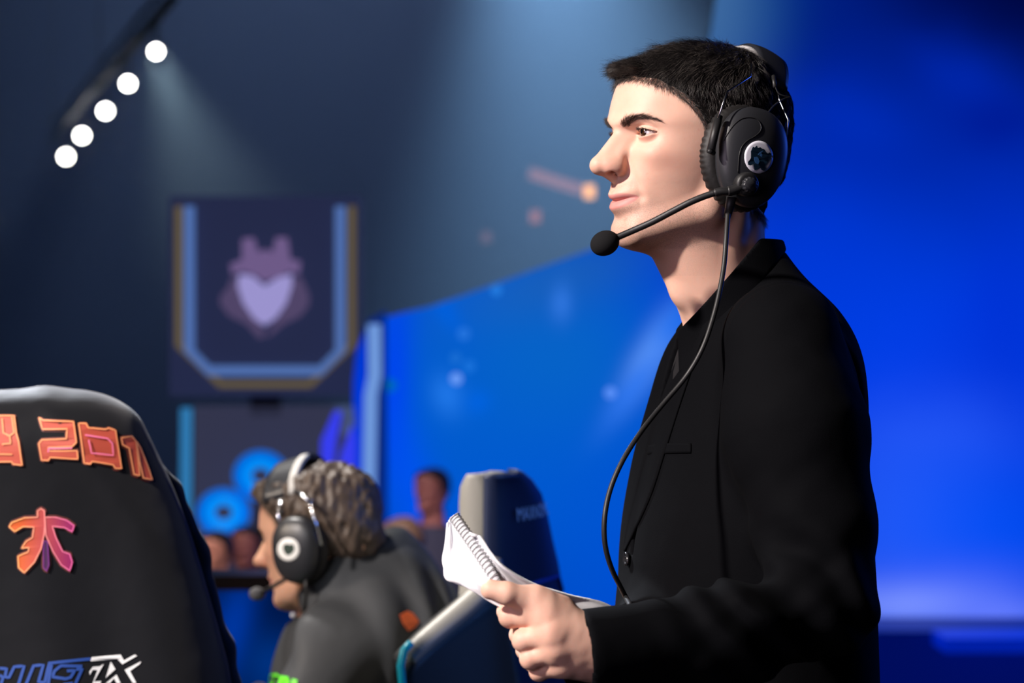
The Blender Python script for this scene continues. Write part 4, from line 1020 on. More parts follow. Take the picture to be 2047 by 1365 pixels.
PLN = mat('dark blue plinth', (0.004, 0.012, 0.10, 1), rough=0.4, emit=srgb(0, 14, 100), estr=.8, var=(2.5, (0.006, 0.02, 0.16, 1)))  # plinth is no lamp; dim blue glow stands in for wall light
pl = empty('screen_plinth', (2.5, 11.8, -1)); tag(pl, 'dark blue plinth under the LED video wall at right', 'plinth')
px_box('base', 1500, 1262, 2700, 1480, 11.7, 0.6, PLN, pl); px_box('ledge', 1890, 1276, 2700, 1305, 11.3, 0.35, mat('blue glowing ledge', (0.01, 0.05, 0.42, 1), rough=0.3, emit=srgb(0, 34, 180), estr=.8), pl)  # ledge brightness is likewise a glow put into its material
struct(pl.children[0]) if False else None

CAN = mat('black lamp can', (0.01, 0.01, 0.012, 1), rough=.5)
# hanging team display with outlined frame
BX = 13.0
PANEL = mat('dark display panel', (0.020, 0.026, 0.060, 1), rough=0.5, emit=srgb(40, 46, 78), estr=0.8)  # haze tone around the panel put into its own glow
def strip_poly(name, pts, w, m, D, parent, depth=0.02):
    """flat light strip along a drawn line"""
    mb = MB(); n = len(pts)
    L_, R_ = [], []
    for i in range(n):
        a = Vector((pts[max(i - 1, 0)][0], pts[max(i - 1, 0)][1])); b = Vector((pts[min(i + 1, n - 1)][0], pts[min(i + 1, n - 1)][1])); d = (b - a).normalized(); q = Vector((-d.y, d.x)) * w / 2
        L_.append(P(pts[i][0] + q.x, pts[i][1] + q.y, D)); R_.append(P(pts[i][0] - q.x, pts[i][1] - q.y, D))
    return mb.prism(L_ + R_[::-1], (0, depth, 0)).build(name, m, parent, smooth=False)
dis = empty('hanging_display', P(530, 590, BX)); tag(dis, 'hanging team display with horned mask emblem inside a lit frame', 'display')
px_box('panel', 338, 392, 722, 792, BX + .04, 0.12, PANEL, dis); px_box('support_post', 500, 780, 560, 830, BX + .05, .1, FRAME, dis)
strip_poly('gold_light_strip', [(357, 412), (357, 690), (440, 768), (620, 768), (703, 690), (703, 412)], 13, emat('gold strip light', srgb(150, 132, 92), .42), BX, dis)
strip_poly('blue_light_strip', [(378, 412), (378, 700), (418, 741), (640, 741), (680, 700), (680, 412)], 20, emat('blue strip light', srgb(100, 138, 214), .62), BX - .02, dis)
EMB = emat('pale violet emblem light', srgb(158, 150, 210), .95); EMD = emat('dim mauve emblem light', srgb(112, 92, 138), .95); EMX = emat('faint mauve emblem light', srgb(84, 72, 108), .9)
def zp(pts): return [(340 + x / 3.4125, 390 + y / 3.4125) for x, y in pts]
def flat_poly(name, polys, m, D, parent, depth=0.01):
    mb = MB()
    for p in polys: mb.prism([P(x, y, D) for x, y in p], (0, depth, 0))
    return mb.build(name, m, parent, smooth=False)
flat_poly('emblem_mane', [zp([(420, 560), (470, 560), (560, 800), (650, 960), (610, 980), (520, 880), (400, 820), (340, 740), (345, 690), (400, 620)]), zp([(840, 560), (890, 560), (930, 640), (950, 700), (940, 760), (880, 830), (770, 880), (680, 960), (655, 960), (760, 800)])], EMX, BX - .02, dis)
flat_poly('emblem_horns', [zp([(490, 300), (570, 290), (600, 390), (650, 370), (700, 390), (720, 290), (800, 290), (820, 440), (890, 450), (880, 540), (820, 520), (740, 560), (645, 590), (560, 540), (480, 520), (420, 540), (410, 470), (490, 440)])], EMD, BX - .03, dis)
flat_poly('emblem_mask', [zp([(470, 540), (560, 550), (645, 620), (740, 560), (830, 540), (830, 620), (790, 740), (720, 840), (640, 890), (570, 840), (500, 740), (460, 620)])], EMB, BX - .04, dis)
px_box('lower_panel', 388, 812, 702, 1585, BX, 0.1, mat('grey display panel', (0.03, 0.032, 0.05, 1), rough=0.6, emit=srgb(64, 66, 92), estr=.62), dis)
strip_poly('side_light_strip', [(372, 815), (371, 1036)], 22, emat('cyan bar', srgb(48, 122, 178), .95), BX - .02, dis)
# lit blue pylon between the display and the video wall
pyl = empty('light_pylon', P(740, 1100, 12.2)); tag(pyl, 'blue lit pylon with a tall pale light strip beside the video wall', 'pylon')
flat_poly('casing', [[(702, 1400), (708, 720), (736, 640), (770, 622), (778, 1400)]], mat('blue pylon skin', (0.004, 0.01, 0.08, 1), rough=.4, emit=srgb(0, 42, 130), estr=.8), 12.25, pyl, .2)
flat_poly('blue_panel', [[(706, 760), (714, 700), (730, 660), (732, 760), (722, 1200), (704, 1200)]], emat('deep blue panel', srgb(0, 60, 225), .9), 12.2, pyl, .03)
strip_poly('light_strip', [(748, 648), (749, 750), (741, 790), (738, 950), (736, 1180)], 26, emat('pale blue strip', srgb(112, 154, 222), .95), 12.16, pyl)
fin = empty('light_fin', P(680, 1000, 11.6)); tag(fin, 'slanted violet blue light fin between the grey panel and the pylon', 'light fin')
flat_poly('blade', [[(640, 1100), (642, 880), (668, 822), (682, 822), (672, 880), (664, 940), (664, 1100)], [(676, 1100), (680, 910), (704, 850), (710, 880), (706, 1100)]], emat('violet blue blade', srgb(58, 66, 250), .9), 11.6, fin, .04)
px_box('post', 660, 1090, 690, 1560, 11.62, .1, CAN, fin)
flat_poly('cap', [[(664, 830), (672, 812), (706, 812), (710, 850), (698, 872), (682, 868), (686, 830)]], mat('grey metal cap', (0.10, 0.12, 0.2, 1), rough=.4, emit=srgb(84, 100, 140), estr=.6), 11.62, fin, .04)  # cap is no lamp; its brightness is added glow
# two blue glowing rings
RING = mat('glowing blue tube', (0.0, 0.15, 0.7, 1), rough=.4, emit=srgb(0, 140, 240), estr=.95); RINGD = mat('darker blue tube', (0, .08, .4, 1), rough=.4, emit=srgb(0, 104, 210), estr=.95)
for lab, cx_, cy_, rx, ry, a0, a1 in (('glowing blue ring beside the seated player\'s forehead, the upper one', 521, 950, 38, 34, 0, 360), ('glowing blue ring nearer the covered chair, the lower one', 447, 1024, 37, 33, -150, 150)):
    rt = empty('light_ring', P(cx_, cy_, 12.7)); tag(rt, lab, 'light ring')
    MB().tube([P(cx_, cy_ + ry, 12.74), Vector((P(cx_, cy_, 12.74).x, 12.74, -1))], .02, 8).build('stand', CAN, rt)
    for nm, s0, rr_, m_, dd in (('inner_tube', .74, .028, RING, 0), ('outer_tube', 1.2, .026, RINGD, .02)):
        pts = [P(cx_ + rx * s0 * math.cos(math.radians(a)), cy_ + ry * s0 * math.sin(math.radians(a)), 12.7 + dd) for a in range(0, 361, 12)]
        MB().tube(pts, rr_, 12, caps=False).build(nm, m_, rt)
lt = flat_poly('ring_tail', [[(408, 1040), (430, 1058), (470, 1062), (478, 1080), (440, 1086), (405, 1074)]], RINGD, 12.7, rt, .05)

# ceiling spotlights far back: cans on a truss
LENSM = emat('burning white lens', (1.0, 0.99, 0.95, 1), 26.0)
cans = [(312, 103, 17.0, 30, 'topmost white spotlight, nearest the top edge, with a visible beam'), (256, 167, 18.6, 28, 'second white spotlight down the slanting row'), (211, 222, 20.2, 27, 'middle white spotlight of the slanting row'), (164, 271, 21.8, 26, 'fourth white spotlight down, touching the lowest one'), (132, 313, 23.2, 26, 'lowest white spotlight of the slanting row')]
for (x, y, D, r, lab) in cans:
    c = P(x, y, D); R_ = 11.0 / FPX * D; e = empty('spotlight', c); tag(e, lab, 'spotlight', 'white spotlights in a slanting row under the ceiling')
    ax = (Vector((0, 0, 1.2)) - c).normalized()
    MB().tube([c + ax * .02, c - ax * .30, c - ax * .36], [R_ * 1.15, R_ * 1.1, R_ * .6], 20).build('lamp_can', CAN, e)
    MB().tube([c + ax * .021, c + ax * .026], [R_ * .98, R_ * .98], 20).build('lens', LENSM, e)
    up = Vector((0, 0, R_ * 1.9)); MB().tube([c - ax * .15 + up * .95, c - ax * .15 + up * .95 + Vector((0, .1, .25 - R_ * .3))], .015, 6).build('clamp', CAN, e); MB().tube([c - ax * .15 + Vector((R_ * 1.15, 0, 0)), c - ax * .15 + Vector((R_ * 1.2, 0, 0)) + up, c - ax * .15 - Vector((R_ * 1.2, 0, 0)) + up, c - ax * .15 - Vector((R_ * 1.15, 0, 0))], .012, 6).build('yoke', CAN, e)
a, b = P(345, 62, 16.2), P(96, 330, 24.5); tr = MB()
for off in ((0, .12), (.18, .12), (.09, .28)):
    o3 = Vector((0, off[0], off[1] + .12)); tr.tube([a + o3, b + o3], .02, 6)
for i in range(24):
    t0, t1 = i / 24, (i + 1) / 24; q = a.lerp(b, t0); r = a.lerp(b, t1)
    tr.tube([q + Vector((0, 0, .24)), r + Vector((0, .18, .24))], .01, 5); tr.tube([q + Vector((0, 0, .24)), r + Vector((0, .09, .40))], .01, 5)
for t in (.02, .5, .98):
    q = a.lerp(b, t); tr.tube([q + Vector((0, .09, .4)), Vector((q.x, q.y + .09, 8.84))], .012, 6)
tag(tr.build('lighting_truss', CAN), 'dark lighting truss carrying the row of white spotlights', 'truss')
# small warm lamps far off under the dark roof
WARM = emat('warm lamp', srgb(255, 175, 85), 1.9); WARMD = emat('dim warm lamp', srgb(180, 104, 90), .85)
for x, y, w, h_, m_, lab in ((1178, 383, 20, 26, WARM, 'brightest small orange lamp, just left of his nose'), (1070, 433, 20, 24, WARMD, 'dim orange lamp below the faint orange bar'), (972, 474, 18, 20, emat('very dim warm lamp', srgb(120, 84, 96), .8), 'dimmest orange lamp, lowest of the three')):
    e = empty('warm_lamp', P(x, y, 27.2)); tag(e, lab, 'lamp', 'small orange lamps in the dark roof')
    px_box('glowing_lens', x - w / 2, y - h_ / 2, x + w / 2, y + h_ / 2, 27.2, .03, m_, e); px_box('housing', x - w / 2 - 2, y - h_ / 2 - 2, x + w / 2 + 2, y + h_ / 2 + 2, 27.23, .12, CAN, e)
wb = strip_poly('orange_light_bar', [(1058, 345), (1120, 366), (1165, 380)], 22, emat('faint orange bar', srgb(170, 108, 100), .75), 27.33, None); tag(wb, 'faint slanting orange light bar beside the bright orange lamp', 'light bar')
# ------------------------------------------------------------------ the seated player in front of the centre chair
SKIN2 = skin_material('tan skin', (0.70, 0.42, 0.29, 1))
HM2 = head_matrix(P(637, 1054, 3.85), math.radians(-24), math.radians(-11)); HMI2 = HM2.inverted()
gV, gF = polygonize(head_field, (-125, -100, -232), (132, 100, 92), 2.0)
def seated_body_f(x, y, z):
    j = lambda px, py, D: tuple(P(px, py, D))
    f = cap(x, y, z, j(700, 1150, 3.86), j(730, 1250, 3.9), .062, .09)
    f = smin(f, ell(x, y, z, j(745, 1390, 3.92), (.135, .18, .27)), .06)
    f = smin(f, cap(x, y, z, j(730, 1430, 3.92), (-.24, 3.92, .62), .13, .15), .05)
    f = smin(f, cap(x, y, z, (-.24, 3.84, .56), (-.62, 3.80, .56), .085, .07), .04); f = smin(f, cap(x, y, z, (-.24, 4.02, .56), (-.62, 4.04, .56), .085, .07), .04)
    f = smin(f, cap(x, y, z, (-.62, 3.80, .56), (-.66, 3.80, .08), .065, .045), .03); f = smin(f, cap(x, y, z, (-.62, 4.04, .56), (-.66, 4.04, .08), .065, .045), .03)
    f = smin(f, cap(x, y, z, (-.66, 3.80, .05), (-.80, 3.80, .04), .045, .035), .03); f = smin(f, cap(x, y, z, (-.66, 4.04, .05), (-.80, 4.04, .04), .045, .035), .03)
    for s in (0, 1):
        dy = s * .36
        f = smin(f, cap(x, y, z, (-.262, 3.72 + dy, .95), (-.36, 3.64 + dy * 1.2, .80), .045, .04), .05); f = smin(f, cap(x, y, z, (-.36, 3.64 + dy * 1.2, .80), (-.62, 3.74 + dy, .80), .043, .032), .02)
        f = smin(f, ell(x, y, z, (-.68, 3.75 + dy, .80), (.05, .04, .018)), .015)
        for i in range(4): f = smin(f, cap(x, y, z, (-.70, 3.72 + dy + .02 * i, .805), (-.765, 3.725 + dy + .018 * i, .793), .009, .008), .004)
        f = smin(f, cap(x, y, z, (-.665, 3.79 + dy, .80), (-.71, 3.815 + dy, .795), .011, .009), .006)
    return f
bV_, bF_ = polygonize(seated_body_f, (-.9, 3.5, 0.0), (.1, 4.25, 1.22), .006)
p2 = obj('person', np.vstack([xf(HM2, gV), bV_]), np.vstack([gF, bF_ + len(gV)]), SKIN2)
zones_attr(p2, np.vstack([face_zones(gV, .6), np.zeros((len(bV_), 3))])); tag(p2, 'seated player with curly brown hair and headset, in dark grey jacket, face turned away left', 'person')
for s in (1, -1): make_eye(HM2, s, p2, EYEM, (1, 0.0, -0.15))
HAIRB = mat('curly brown hair', (0.085, 0.060, 0.045, 1), rough=0.5, spec=0.4)
def curly_shell(u, v, w):
    m = w - T_hl(u).astype(np.float32) - 24 * sst(-5, -45, u).astype(np.float32)
    th = 4.5 + 12.0 * sst(10, 80, w)  + 3.2 * noise3(u, v, w, 0.16, 51) + 2.4 * noise3(u, v, w, 0.34, 52)
    th = th * sst(-2, 12, m) - 1.5 * (1 - sst(-2, 8, m))
    return smin(head_field(u, v, w, False) - th, ell(u, v, w, (72, 0, 66), (20, 44, 14)) - 2.5 * noise3(u, v, w, 0.3, 53), 10)
build_hair(HM2, p2, HAIRB, (gV, gF), n_side=9000, shell=curly_shell, seed=9, rng_len=(13, 20), curl=0.75, h=2.4)
build_brows(HM2, p2, HAIRM, (gV, gF), seed=15, n=500)
JACK = cloth('dark grey nylon', (0.055, 0.058, 0.063, 1), weave=.1, rough=.5, sheen=.0)
def jk2_f(x, y, z):
    j = lambda px, py, D: tuple(P(px, py, D)); n = noise3(x * 1000, y * 1000, z * 600, .022, 61) * .006 + .009 * np.sin((x * 1.0 - z * .25 + .2 * noise3(x, y, z, 8, 63)) * 75) * sst(1.12, 1.0, z)
    f = ell(x, y, z, j(748, 1390, 3.92), (.152, .205, .285))
    f = smin(f, ell(x, y, z, j(770, 1235, 3.90), (.105, .15, .085)), .05)
    f = smin(f, cap(x, y, z, (-.24, 3.92, .62), j(740, 1430, 3.92), .165, .15), .05)
    for s in (0, 1):
        dy = s * .36
        f = smin(f, cap(x, y, z, j(742, 1282, 3.78 + dy), (-.262, 3.71 + dy, .96), .075, .072), .05)
        f = smin(f, cap(x, y, z, (-.262, 3.71 + dy, .96), (-.36, 3.63 + dy * 1.2, .80), .07, .06), .03); f = smin(f, cap(x, y, z, (-.36, 3.63 + dy * 1.2, .80), (-.56, 3.72 + dy, .80), .058, .045), .02)
    f = f + n
    # stand-up collar
    h_ = np.array(HMI2); uu = h_[0, 0] * x + h_[0, 1] * y + h_[0, 2] * z + h_[0, 3]; vv = h_[1, 0] * x + h_[1, 1] * y + h_[1, 2] * z + h_[1, 3]; ww = h_[2, 0] * x + h_[2, 1] * y + h_[2, 2] * z + h_[2, 3]
    nk = cap(uu, vv, ww, (-20, 0, -90), (-58, 0, -190), 56, 68) * .001
    col = np.maximum(np.abs(nk - .010) - .006, (z - (1.092 + .55 * (x + .30))) * .85) ; col = smax(col, -(z - .98), .01)
    f = smax(f, (z - (1.085 + .55 * (x + .30))) * .85, .02); f = smax(f, -(nk - .004), .006)
    return smin(f, col, .012)
kV, kF = polygonize(jk2_f, (-.66, 3.45, .45), (.1, 4.3, 1.22), .005); jk = obj('jacket', kV, kF, JACK, p2)
KB = bvh_of(jk)
def tr2_f(x, y, z):
    f = cap(x, y, z, (-.24, 3.92, .64), (-.24, 3.92, .60), .17, .17)
    for yy, ye in ((3.84, 3.80), (4.02, 4.04)):
        f = smin(f, cap(x, y, z, (-.24, yy, .56), (-.62, ye, .56), .102, .085), .03); f = smin(f, cap(x, y, z, (-.62, ye, .56), (-.66, ye, .12), .082, .062), .03)
    return smax(f, .10 - z, .004) + .003 * noise3(x * 1000, y * 1000, z * 1000, .03, 64)
v_, f_ = polygonize(tr2_f, (-.85, 3.6, .05), (.05, 4.2, .85), .008); obj('trousers', v_, f_, TROU, p2)
for ye in (3.80, 4.04):
    v_, f_ = polygonize(lambda x, y, z: smax(smin(ell(x, y, z, (-.74, ye, .045), (.15, .055, .055)), ell(x, y, z, (-.66, ye, .075), (.06, .052, .075)), .03), -z, .003), (-.95, ye - .1, -.02), (-.5, ye + .1, .2), .007); obj('shoe', v_, f_, SHOE, p2)
SHIFT[0] = 60
ORG = mat('orange print', (0.90, 0.16, 0.04, 1), rough=.5); GRN = mat('lime green print', (0.12, 0.75, 0.02, 1), rough=.5)
m_ = MB(); flat_on(KB, [(797, 1230), (812, 1222), (824, 1226), (838, 1243), (828, 1254), (814, 1262), (804, 1248)], .002, mb=m_); m_.build('orange_patch', ORG, jk, smooth=False)
m_ = MB()
for gl in ([(534, 1375), (540, 1348), (556, 1346), (562, 1354), (552, 1352), (546, 1375)], [(556, 1375), (562, 1352), (578, 1354), (580, 1366), (574, 1375), (570, 1360), (566, 1375)], [(582, 1375), (585, 1358), (595, 1360), (592, 1375)]):
    flat_on(KB, gl, .002, mb=m_)
m_.build('green_lettering', GRN, jk, smooth=False)
m_ = MB(); m_.ellipsoid(onto(KB, 584, 1231, .004), (.004, .003, .004), 12); m_.build('white_zip_pull', mat('white plastic', (.8, .8, .8, 1)), jk)
SHIFT[0] = 0
# his headset
hs2, cup2 = build_headset(HM2, HMI2, 'black headset on the curly haired seated player', cushion_h=2.0, seedname='headset')
def HV2(px, py, v):
    a = HMI2 @ CAMP; b = HMI2 @ P(px, py, 1.0); d = b - a; return HM2 @ (a + d * ((v - a.y) / d.y))
CB2 = bvh_of(cup2)
disc = lambda rx, ry, off: [[onto(CB2, 577 + rx * i / 6 * math.cos(2 * math.pi * k / 32), 1098 + ry * i / 6 * math.sin(2 * math.pi * k / 32), off, 3.75) for k in range(33)] for i in range(7)]
WH2 = mat('white sticker on cup', (0.82, 0.82, 0.80, 1), rough=.5)
s2 = MB().slab(disc(22, 23, .0006), .0006).build('round_sticker', WH2, cup2)
m_ = MB(); flat_on(CB2, [(566, 1092), (572, 1086), (580, 1088), (588, 1087), (589, 1100), (582, 1108), (574, 1110), (568, 1102)], .0012, mb=m_); m_.build('sticker_print', mat('dark green print', (0.01, 0.03, 0.02, 1)), cup2, smooth=False)
MB().tube([HV2(592, 1140, 96), HV2(570, 1158, 90), HV2(545, 1172, 84), HV2(524, 1184, 76)], .0035, 10).build('boom', RUB, hs2)
mc2 = HV2(514, 1187, 72); MB().ellipsoid(mc2, (.013, .011, .011), 20).build('microphone_foam', mat('grey foam tip', (0.08, .08, .085, 1), rough=.8), hs2)
w2 = lambda pts: [HV2(*q) for q in pts]
MB().tube(w2([(590, 985, 84), (620, 1005, 100), (628, 1035, 106), (642, 1090, 108)]), .0022, 8).build('wire', STEEL, hs2)
MB().tube(w2([(592, 982, 90), (622, 1004, 104)]), .0036, 10).build('adjuster', STEEL, hs2)
MB().tube(w2([(562, 1000, 84), (556, 1030, 94), (560, 1060, 100)]), .0016, 8).build('wire', STEEL, hs2)
rows = []
for i in range(21):
    a = -1.15 + 2.3 * i / 20; vv = 84 * math.sin(a); ww = 6 + 106 * math.cos(a) ** .9
    rows.append([HM2 @ Vector((26 - (k - 4) * 6.5 - 10 * math.cos(a), vv, ww + .12 * (k - 4) * 4)) for k in range(9)])
MB().slab(rows, .009).build('headband', mat('black grey vinyl', (.03, .033, .04, 1), rough=.35), hs2)
rows = [[HM2 @ Vector((6 - k * 3.2 - 10 * math.cos(a), 86 * math.sin(a), 8 + 110 * math.cos(a) ** .9)) for k in range(5)] for a in [(.25 + .9 * i / 10) for i in range(11)]]
MB().slab(rows, .006).build('headband_pad', mat('pale pad', (.62, .62, .60, 1), rough=.8), hs2)
MB().tube([HM2 @ Vector((18, 78, 42)), HM2 @ Vector((18, 84, 30))], .006, 12).build('band_end', STEEL, hs2)
MB().tube([HV2(611, 1150, 100), HV2(612, 1185, 96), HV2(608, 1230, 92)], .0028, 8).build('cable', RUB, hs2)

# ------------------------------------------------------------------ racing-style chair between the two men
cf = Vector((-.95, .31, 0)); cl = Vector((-.31, -.95, 0)); up = Vector((0, 0, 1))
LEA = mat('blue-lit black leather', (0.012, 0.020, 0.055, 1), rough=.45, bump=(250, .2, .001)); LEAB = mat('black leather panel', (0.010, 0.011, 0.013, 1), rough=.5, bump=(250, .2, .001)); LEAG = mat('light grey leather', (0.24, 0.235, 0.21, 1), rough=.45, bump=(250, .2, .001)); CYAN = mat('cyan piping', (0.0, 0.42, 0.55, 1), rough=.4)  # LEA: the screen's blue light is mixed into the leather colour
ch = empty('gaming_chair', (P(1010, 1000, 3.6).x, 3.6, 0)); tag(ch, 'tall gaming chair with pale grey side and blue-lit dark back, behind the notepad', 'chair')
c0 = P(985, 1000, 3.50)   # near rear edge of the headrest
T_w = cub([.50, .80, .95, 1.02, 1.08, 1.12, 1.20, 1.235, 1.248], [.46, .50, .46, .40, .35, .315, .25, .17, .10])
T_n = cub([.50, .95, 1.10, 1.20, 1.235, 1.248], [.0, .0, 0, .0, .012, .055])
def ch_pt(s, t, z):
    """s 0..1 across from the near edge, t forward from the rear face"""
    w_ = float(T_w(np.float32(z))); q = c0 + cl * (-w_ * s + max(0, w_ - .36) * .5); return Vector((q.x, q.y, z)) + cf * (t - .02 * math.sin(math.pi * s))
zs = [.50, .65, .80, .90, .98, 1.04, 1.09, 1.13, 1.17, 1.205, 1.228, 1.241, 1.247]
def zr(z): return max(0.0, min(1.0, (1.252 - z) / .03)) ** .5
mb = MB(); rows = [[ch_pt(k / 10, .004 if 0 < k < 10 else .012, z) for k in range(11)] for z in zs]
mb.slab(rows, .008).build('back_shell', LEA, ch)
mb = MB(); V_ = []; ns = 22
for z in zs:
    q = zr(z)
    for k in range(ns):
        a = 2 * math.pi * k / ns; ca, sa = math.cos(a), math.sin(a); s_ = .5 - .5 * (abs(ca) ** .35) * (1 if ca > 0 else -1); t = .034 + (.030 * q) * (abs(sa) ** .5) * (1 if sa > 0 else -1)
        V_.append(ch_pt(s_, t, z))
F_ = [(i * ns + k, i * ns + (k + 1) % ns, (i + 1) * ns + (k + 1) % ns, (i + 1) * ns + k) for i in range(len(zs) - 1) for k in range(ns)] + [tuple(range(ns))[::-1], tuple((len(zs) - 1) * ns + k for k in range(ns))]
mb.add(V_, F_).build('backrest', LEAG, ch)
# near and far shoulder wings, swept forward
def wing(A, B, m, name):
    A = smooth_path(A, 5); B = smooth_path(B, 5); rows = [[Vector(a).lerp(Vector(b), k / 10) for k in range(11)] for a, b in zip(A, B)]
    return MB().slab(rows, .045).build(name, m, ch)
top_w = [P(990, 1158, 3.48), P(950, 1185, 3.46), P(890, 1232, 3.42), P(835, 1284, 3.38), P(806, 1318, 3.36), P(800, 1350, 3.36)]
bot_w = [P(1060, 1560, 3.50), P(990, 1560, 3.47), P(930, 1560, 3.43), P(870, 1560, 3.40), P(830, 1560, 3.38), P(815, 1560, 3.37)]
wing([tuple(p) for p in top_w], [tuple(p) for p in bot_w], LEAB, 'side_wing')
far = Vector((.10, .36, -.16)); wing([tuple(p + far) for p in top_w], [tuple(p + far) for p in bot_w], LEAB, 'side_wing')
rim = [tuple(P(*q)) for q in ((985, 1120, 3.47), (982, 1160, 3.455), (950, 1198, 3.43), (895, 1246, 3.40), (840, 1292, 3.365), (814, 1318, 3.35))]
MB().tube([Vector(p) for p in smooth_path(rim, 6)], [.014 + .003 * math.sin(i / 30 * math.pi) for i in range(31)], 14).build('grey_bolster', LEAG, ch)
MB().tube([P(822, 1285, 3.325), P(808, 1300, 3.32), P(801, 1330, 3.32), P(805, 1375, 3.32), P(815, 1440, 3.33)], .0055, 10).build('piping', CYAN, ch)
px_box('seat', 640, 1850, 1090, 1990, 3.45, .55, LEAB, ch, .03)
MB().tube([Vector((-.03, 3.72, .45)), Vector((-.03, 3.72, .1))], .035, 16).build('gas_lift', RUB, ch)
for i in range(5):
    a = math.radians(72 * i + 20); e = Vector((-.03 + .32 * math.cos(a), 3.72 + .32 * math.sin(a), .075)); lg = MB().tube([Vector((-.03, 3.72, .12)), e], [.03, .02], 10).build('base_arm', RUB, ch)
    w = MB(); w.tube([e + Vector((0, 0, -.045)) - Vector((-math.sin(a), math.cos(a), 0)) * .02, e + Vector((0, 0, -.045)) + Vector((-math.sin(a), math.cos(a), 0)) * .02], .03, 14); w.build('caster', RUB, lg)
# maker's lettering across the rear of the headrest
def text_on(fn, txt, size, m, name, parent, depth=.0015):
    c = bpy.data.curves.new('lettering', 'FONT'); c.body = txt; c.size = 1; c.resolution_u = 3; o = bpy.data.objects.new('lettering', c); COL.objects.link(o); bpy.context.view_layer.update()
    me = bpy.data.meshes.new_from_object(o.evaluated_get(bpy.context.evaluated_depsgraph_get())); bpy.data.objects.remove(o)
    v = np.array([tuple(q.co) for q in me.vertices]); wv = v[:, 0].max() - v[:, 0].min(); v[:, 0] = (v[:, 0] - v[:, 0].min()) / wv; v[:, 1] = v[:, 1] / .7
    return obj(name, [fn(a, b) for a, b in v[:, :2]], [tuple(p.vertices) for p in me.polygons], m, parent, smooth=False)
text_on(lambda a, b: ch_pt(.22 + .58 * a, -.006, 1.176 + .020 * b), 'MAXNOMIC', 1, mat('white print', (.75, .8, .9, 1)), 'white_lettering', ch)
MB().tube([ch_pt(.2, -.001, 1.075), ch_pt(.5, -.002, 1.078), ch_pt(.8, -.001, 1.075), ch_pt(.86, -.001, 1.05)], .0035, 8).build('back_seam', mat('blue seam', (.01, .05, .4, 1)), ch)

# ------------------------------------------------------------------ the covered chair in the left foreground
FD = 2.92; FS = FPX / FD
zz = lambda py: CAMZ + (CY - py) / FS
pys = [776, 784, 800, 830, 875, 920, 980, 1050, 1120, 1200, 1290, 1365, 1500, 1700, 1900]
hwp = [118, 146, 170, 196, 219, 240, 268, 297, 322, 350, 382, 405, 425, 420, 400]
T_cw = cub([zz(p) for p in pys][::-1], [h_ / FS for h_ in hwp][::-1]); ccx = P(58, 0, FD).x
ctop = zz(779)
def cover_f(x, y, z):
    W = T_cw(np.minimum(z, ctop)).astype(np.float32); dx = x - ccx; dy = y - (FD + .075) - .10 * (1.2 - z) * 0
    T = .075 + .02 * sst(1.2, .8, z)
    k = (np.abs(dx / W) ** 2.6 + np.abs(dy / T) ** 2.3 + 1e-9) ** (1 / 2.45)
    f = (k - 1) * T
    f = smax(f, z - ctop + .9 * (dy / .35) ** 2 + .03 * (dx / .25) ** 2, .035)
    fold = .0045 * np.sin(dx * 46 + z * 9 + 1.5 * noise3(x, y, z, 7, 71)) * sst(1.34, 1.0, z) + .003 * noise3(x * 1000, y * 1000, z * 350, .03, 72) * sst(1.36, 1.15, z)
    dg = (dx * .80 + (z - 1.30) * .6)
    fold = fold - .004 * g((dg - .055) / .018) * sst(1.15, 1.25, z)
    f = f + fold
    return smax(f, .50 - z, .01)
COVER = cloth('black polyester cover', (0.0050, 0.0055, 0.0075, 1), weave=.12, rough=.6, sheen=.22)
cV, cF = polygonize(cover_f, (ccx - .32, FD - .06, .48), (ccx + .32, FD + .22, 1.42), .0045)
fc = empty('gaming_chair', (ccx, FD + .1, 0)); tag(fc, 'gaming chair under a black cover with orange neon-style lettering', 'chair')
cover = obj('fabric_cover', cV, cF, COVER, fc)
FB = bvh_of(cover)
def wing2_f(x, y, z):
    j = lambda px, py, D: tuple(P(px, py, D))
    f = cap(x, y, z, j(284, 928, FD + .10), j(338, 985, FD + .11), .020, .017)
    f = smin(f, cap(x, y, z, j(338, 985, FD + .11), j(384, 1110, FD + .12), .017, .019), .01)
    f = smin(f, cap(x, y, z, j(384, 1110, FD + .12), j(432, 1300, FD + .13), .019, .02), .02); f = smin(f, cap(x, y, z, j(432, 1300, FD + .13), j(474, 1500, FD + .14), .02, .03), .02)
    return f + .0018 * noise3(x * 1000, y * 1000, z * 1000, .09, 75)
wV, wF = polygonize(wing2_f, (-.55, FD, .9), (-.25, FD + .22, 1.36), .004); obj('chair_wing', wV, wF, COVER, fc)
MB().tube([onto(FB, x, y, .001) for x, y in ((262, 872), (278, 900), (292, 930), (300, 958))], .0018, 6).build('seam', COVER, cover)
MB().box((ccx, FD - .22, .47), (.52, .52, .10), 0, .04).build('seat', LEAB, fc); MB().tube([(ccx, FD - .2, .45), (ccx, FD - .2, .1)], .035, 16).build('gas_lift', RUB, fc)
for i in range(5):
    a = math.radians(72 * i + 5); c_ = Vector((ccx, FD - .2, 0)); e = c_ + Vector((.31 * math.cos(a), .31 * math.sin(a), .075)); lg = MB().tube([c_ + Vector((0, 0, .12)), e], [.03, .02], 10).build('base_arm', RUB, fc)
    w = MB(); t_ = Vector((-math.sin(a), math.cos(a), 0)); w.tube([e + Vector((0, 0, -.045)) - t_ * .02, e + Vector((0, 0, -.045)) + t_ * .02], .03, 14); w.build('caster', RUB, lg)

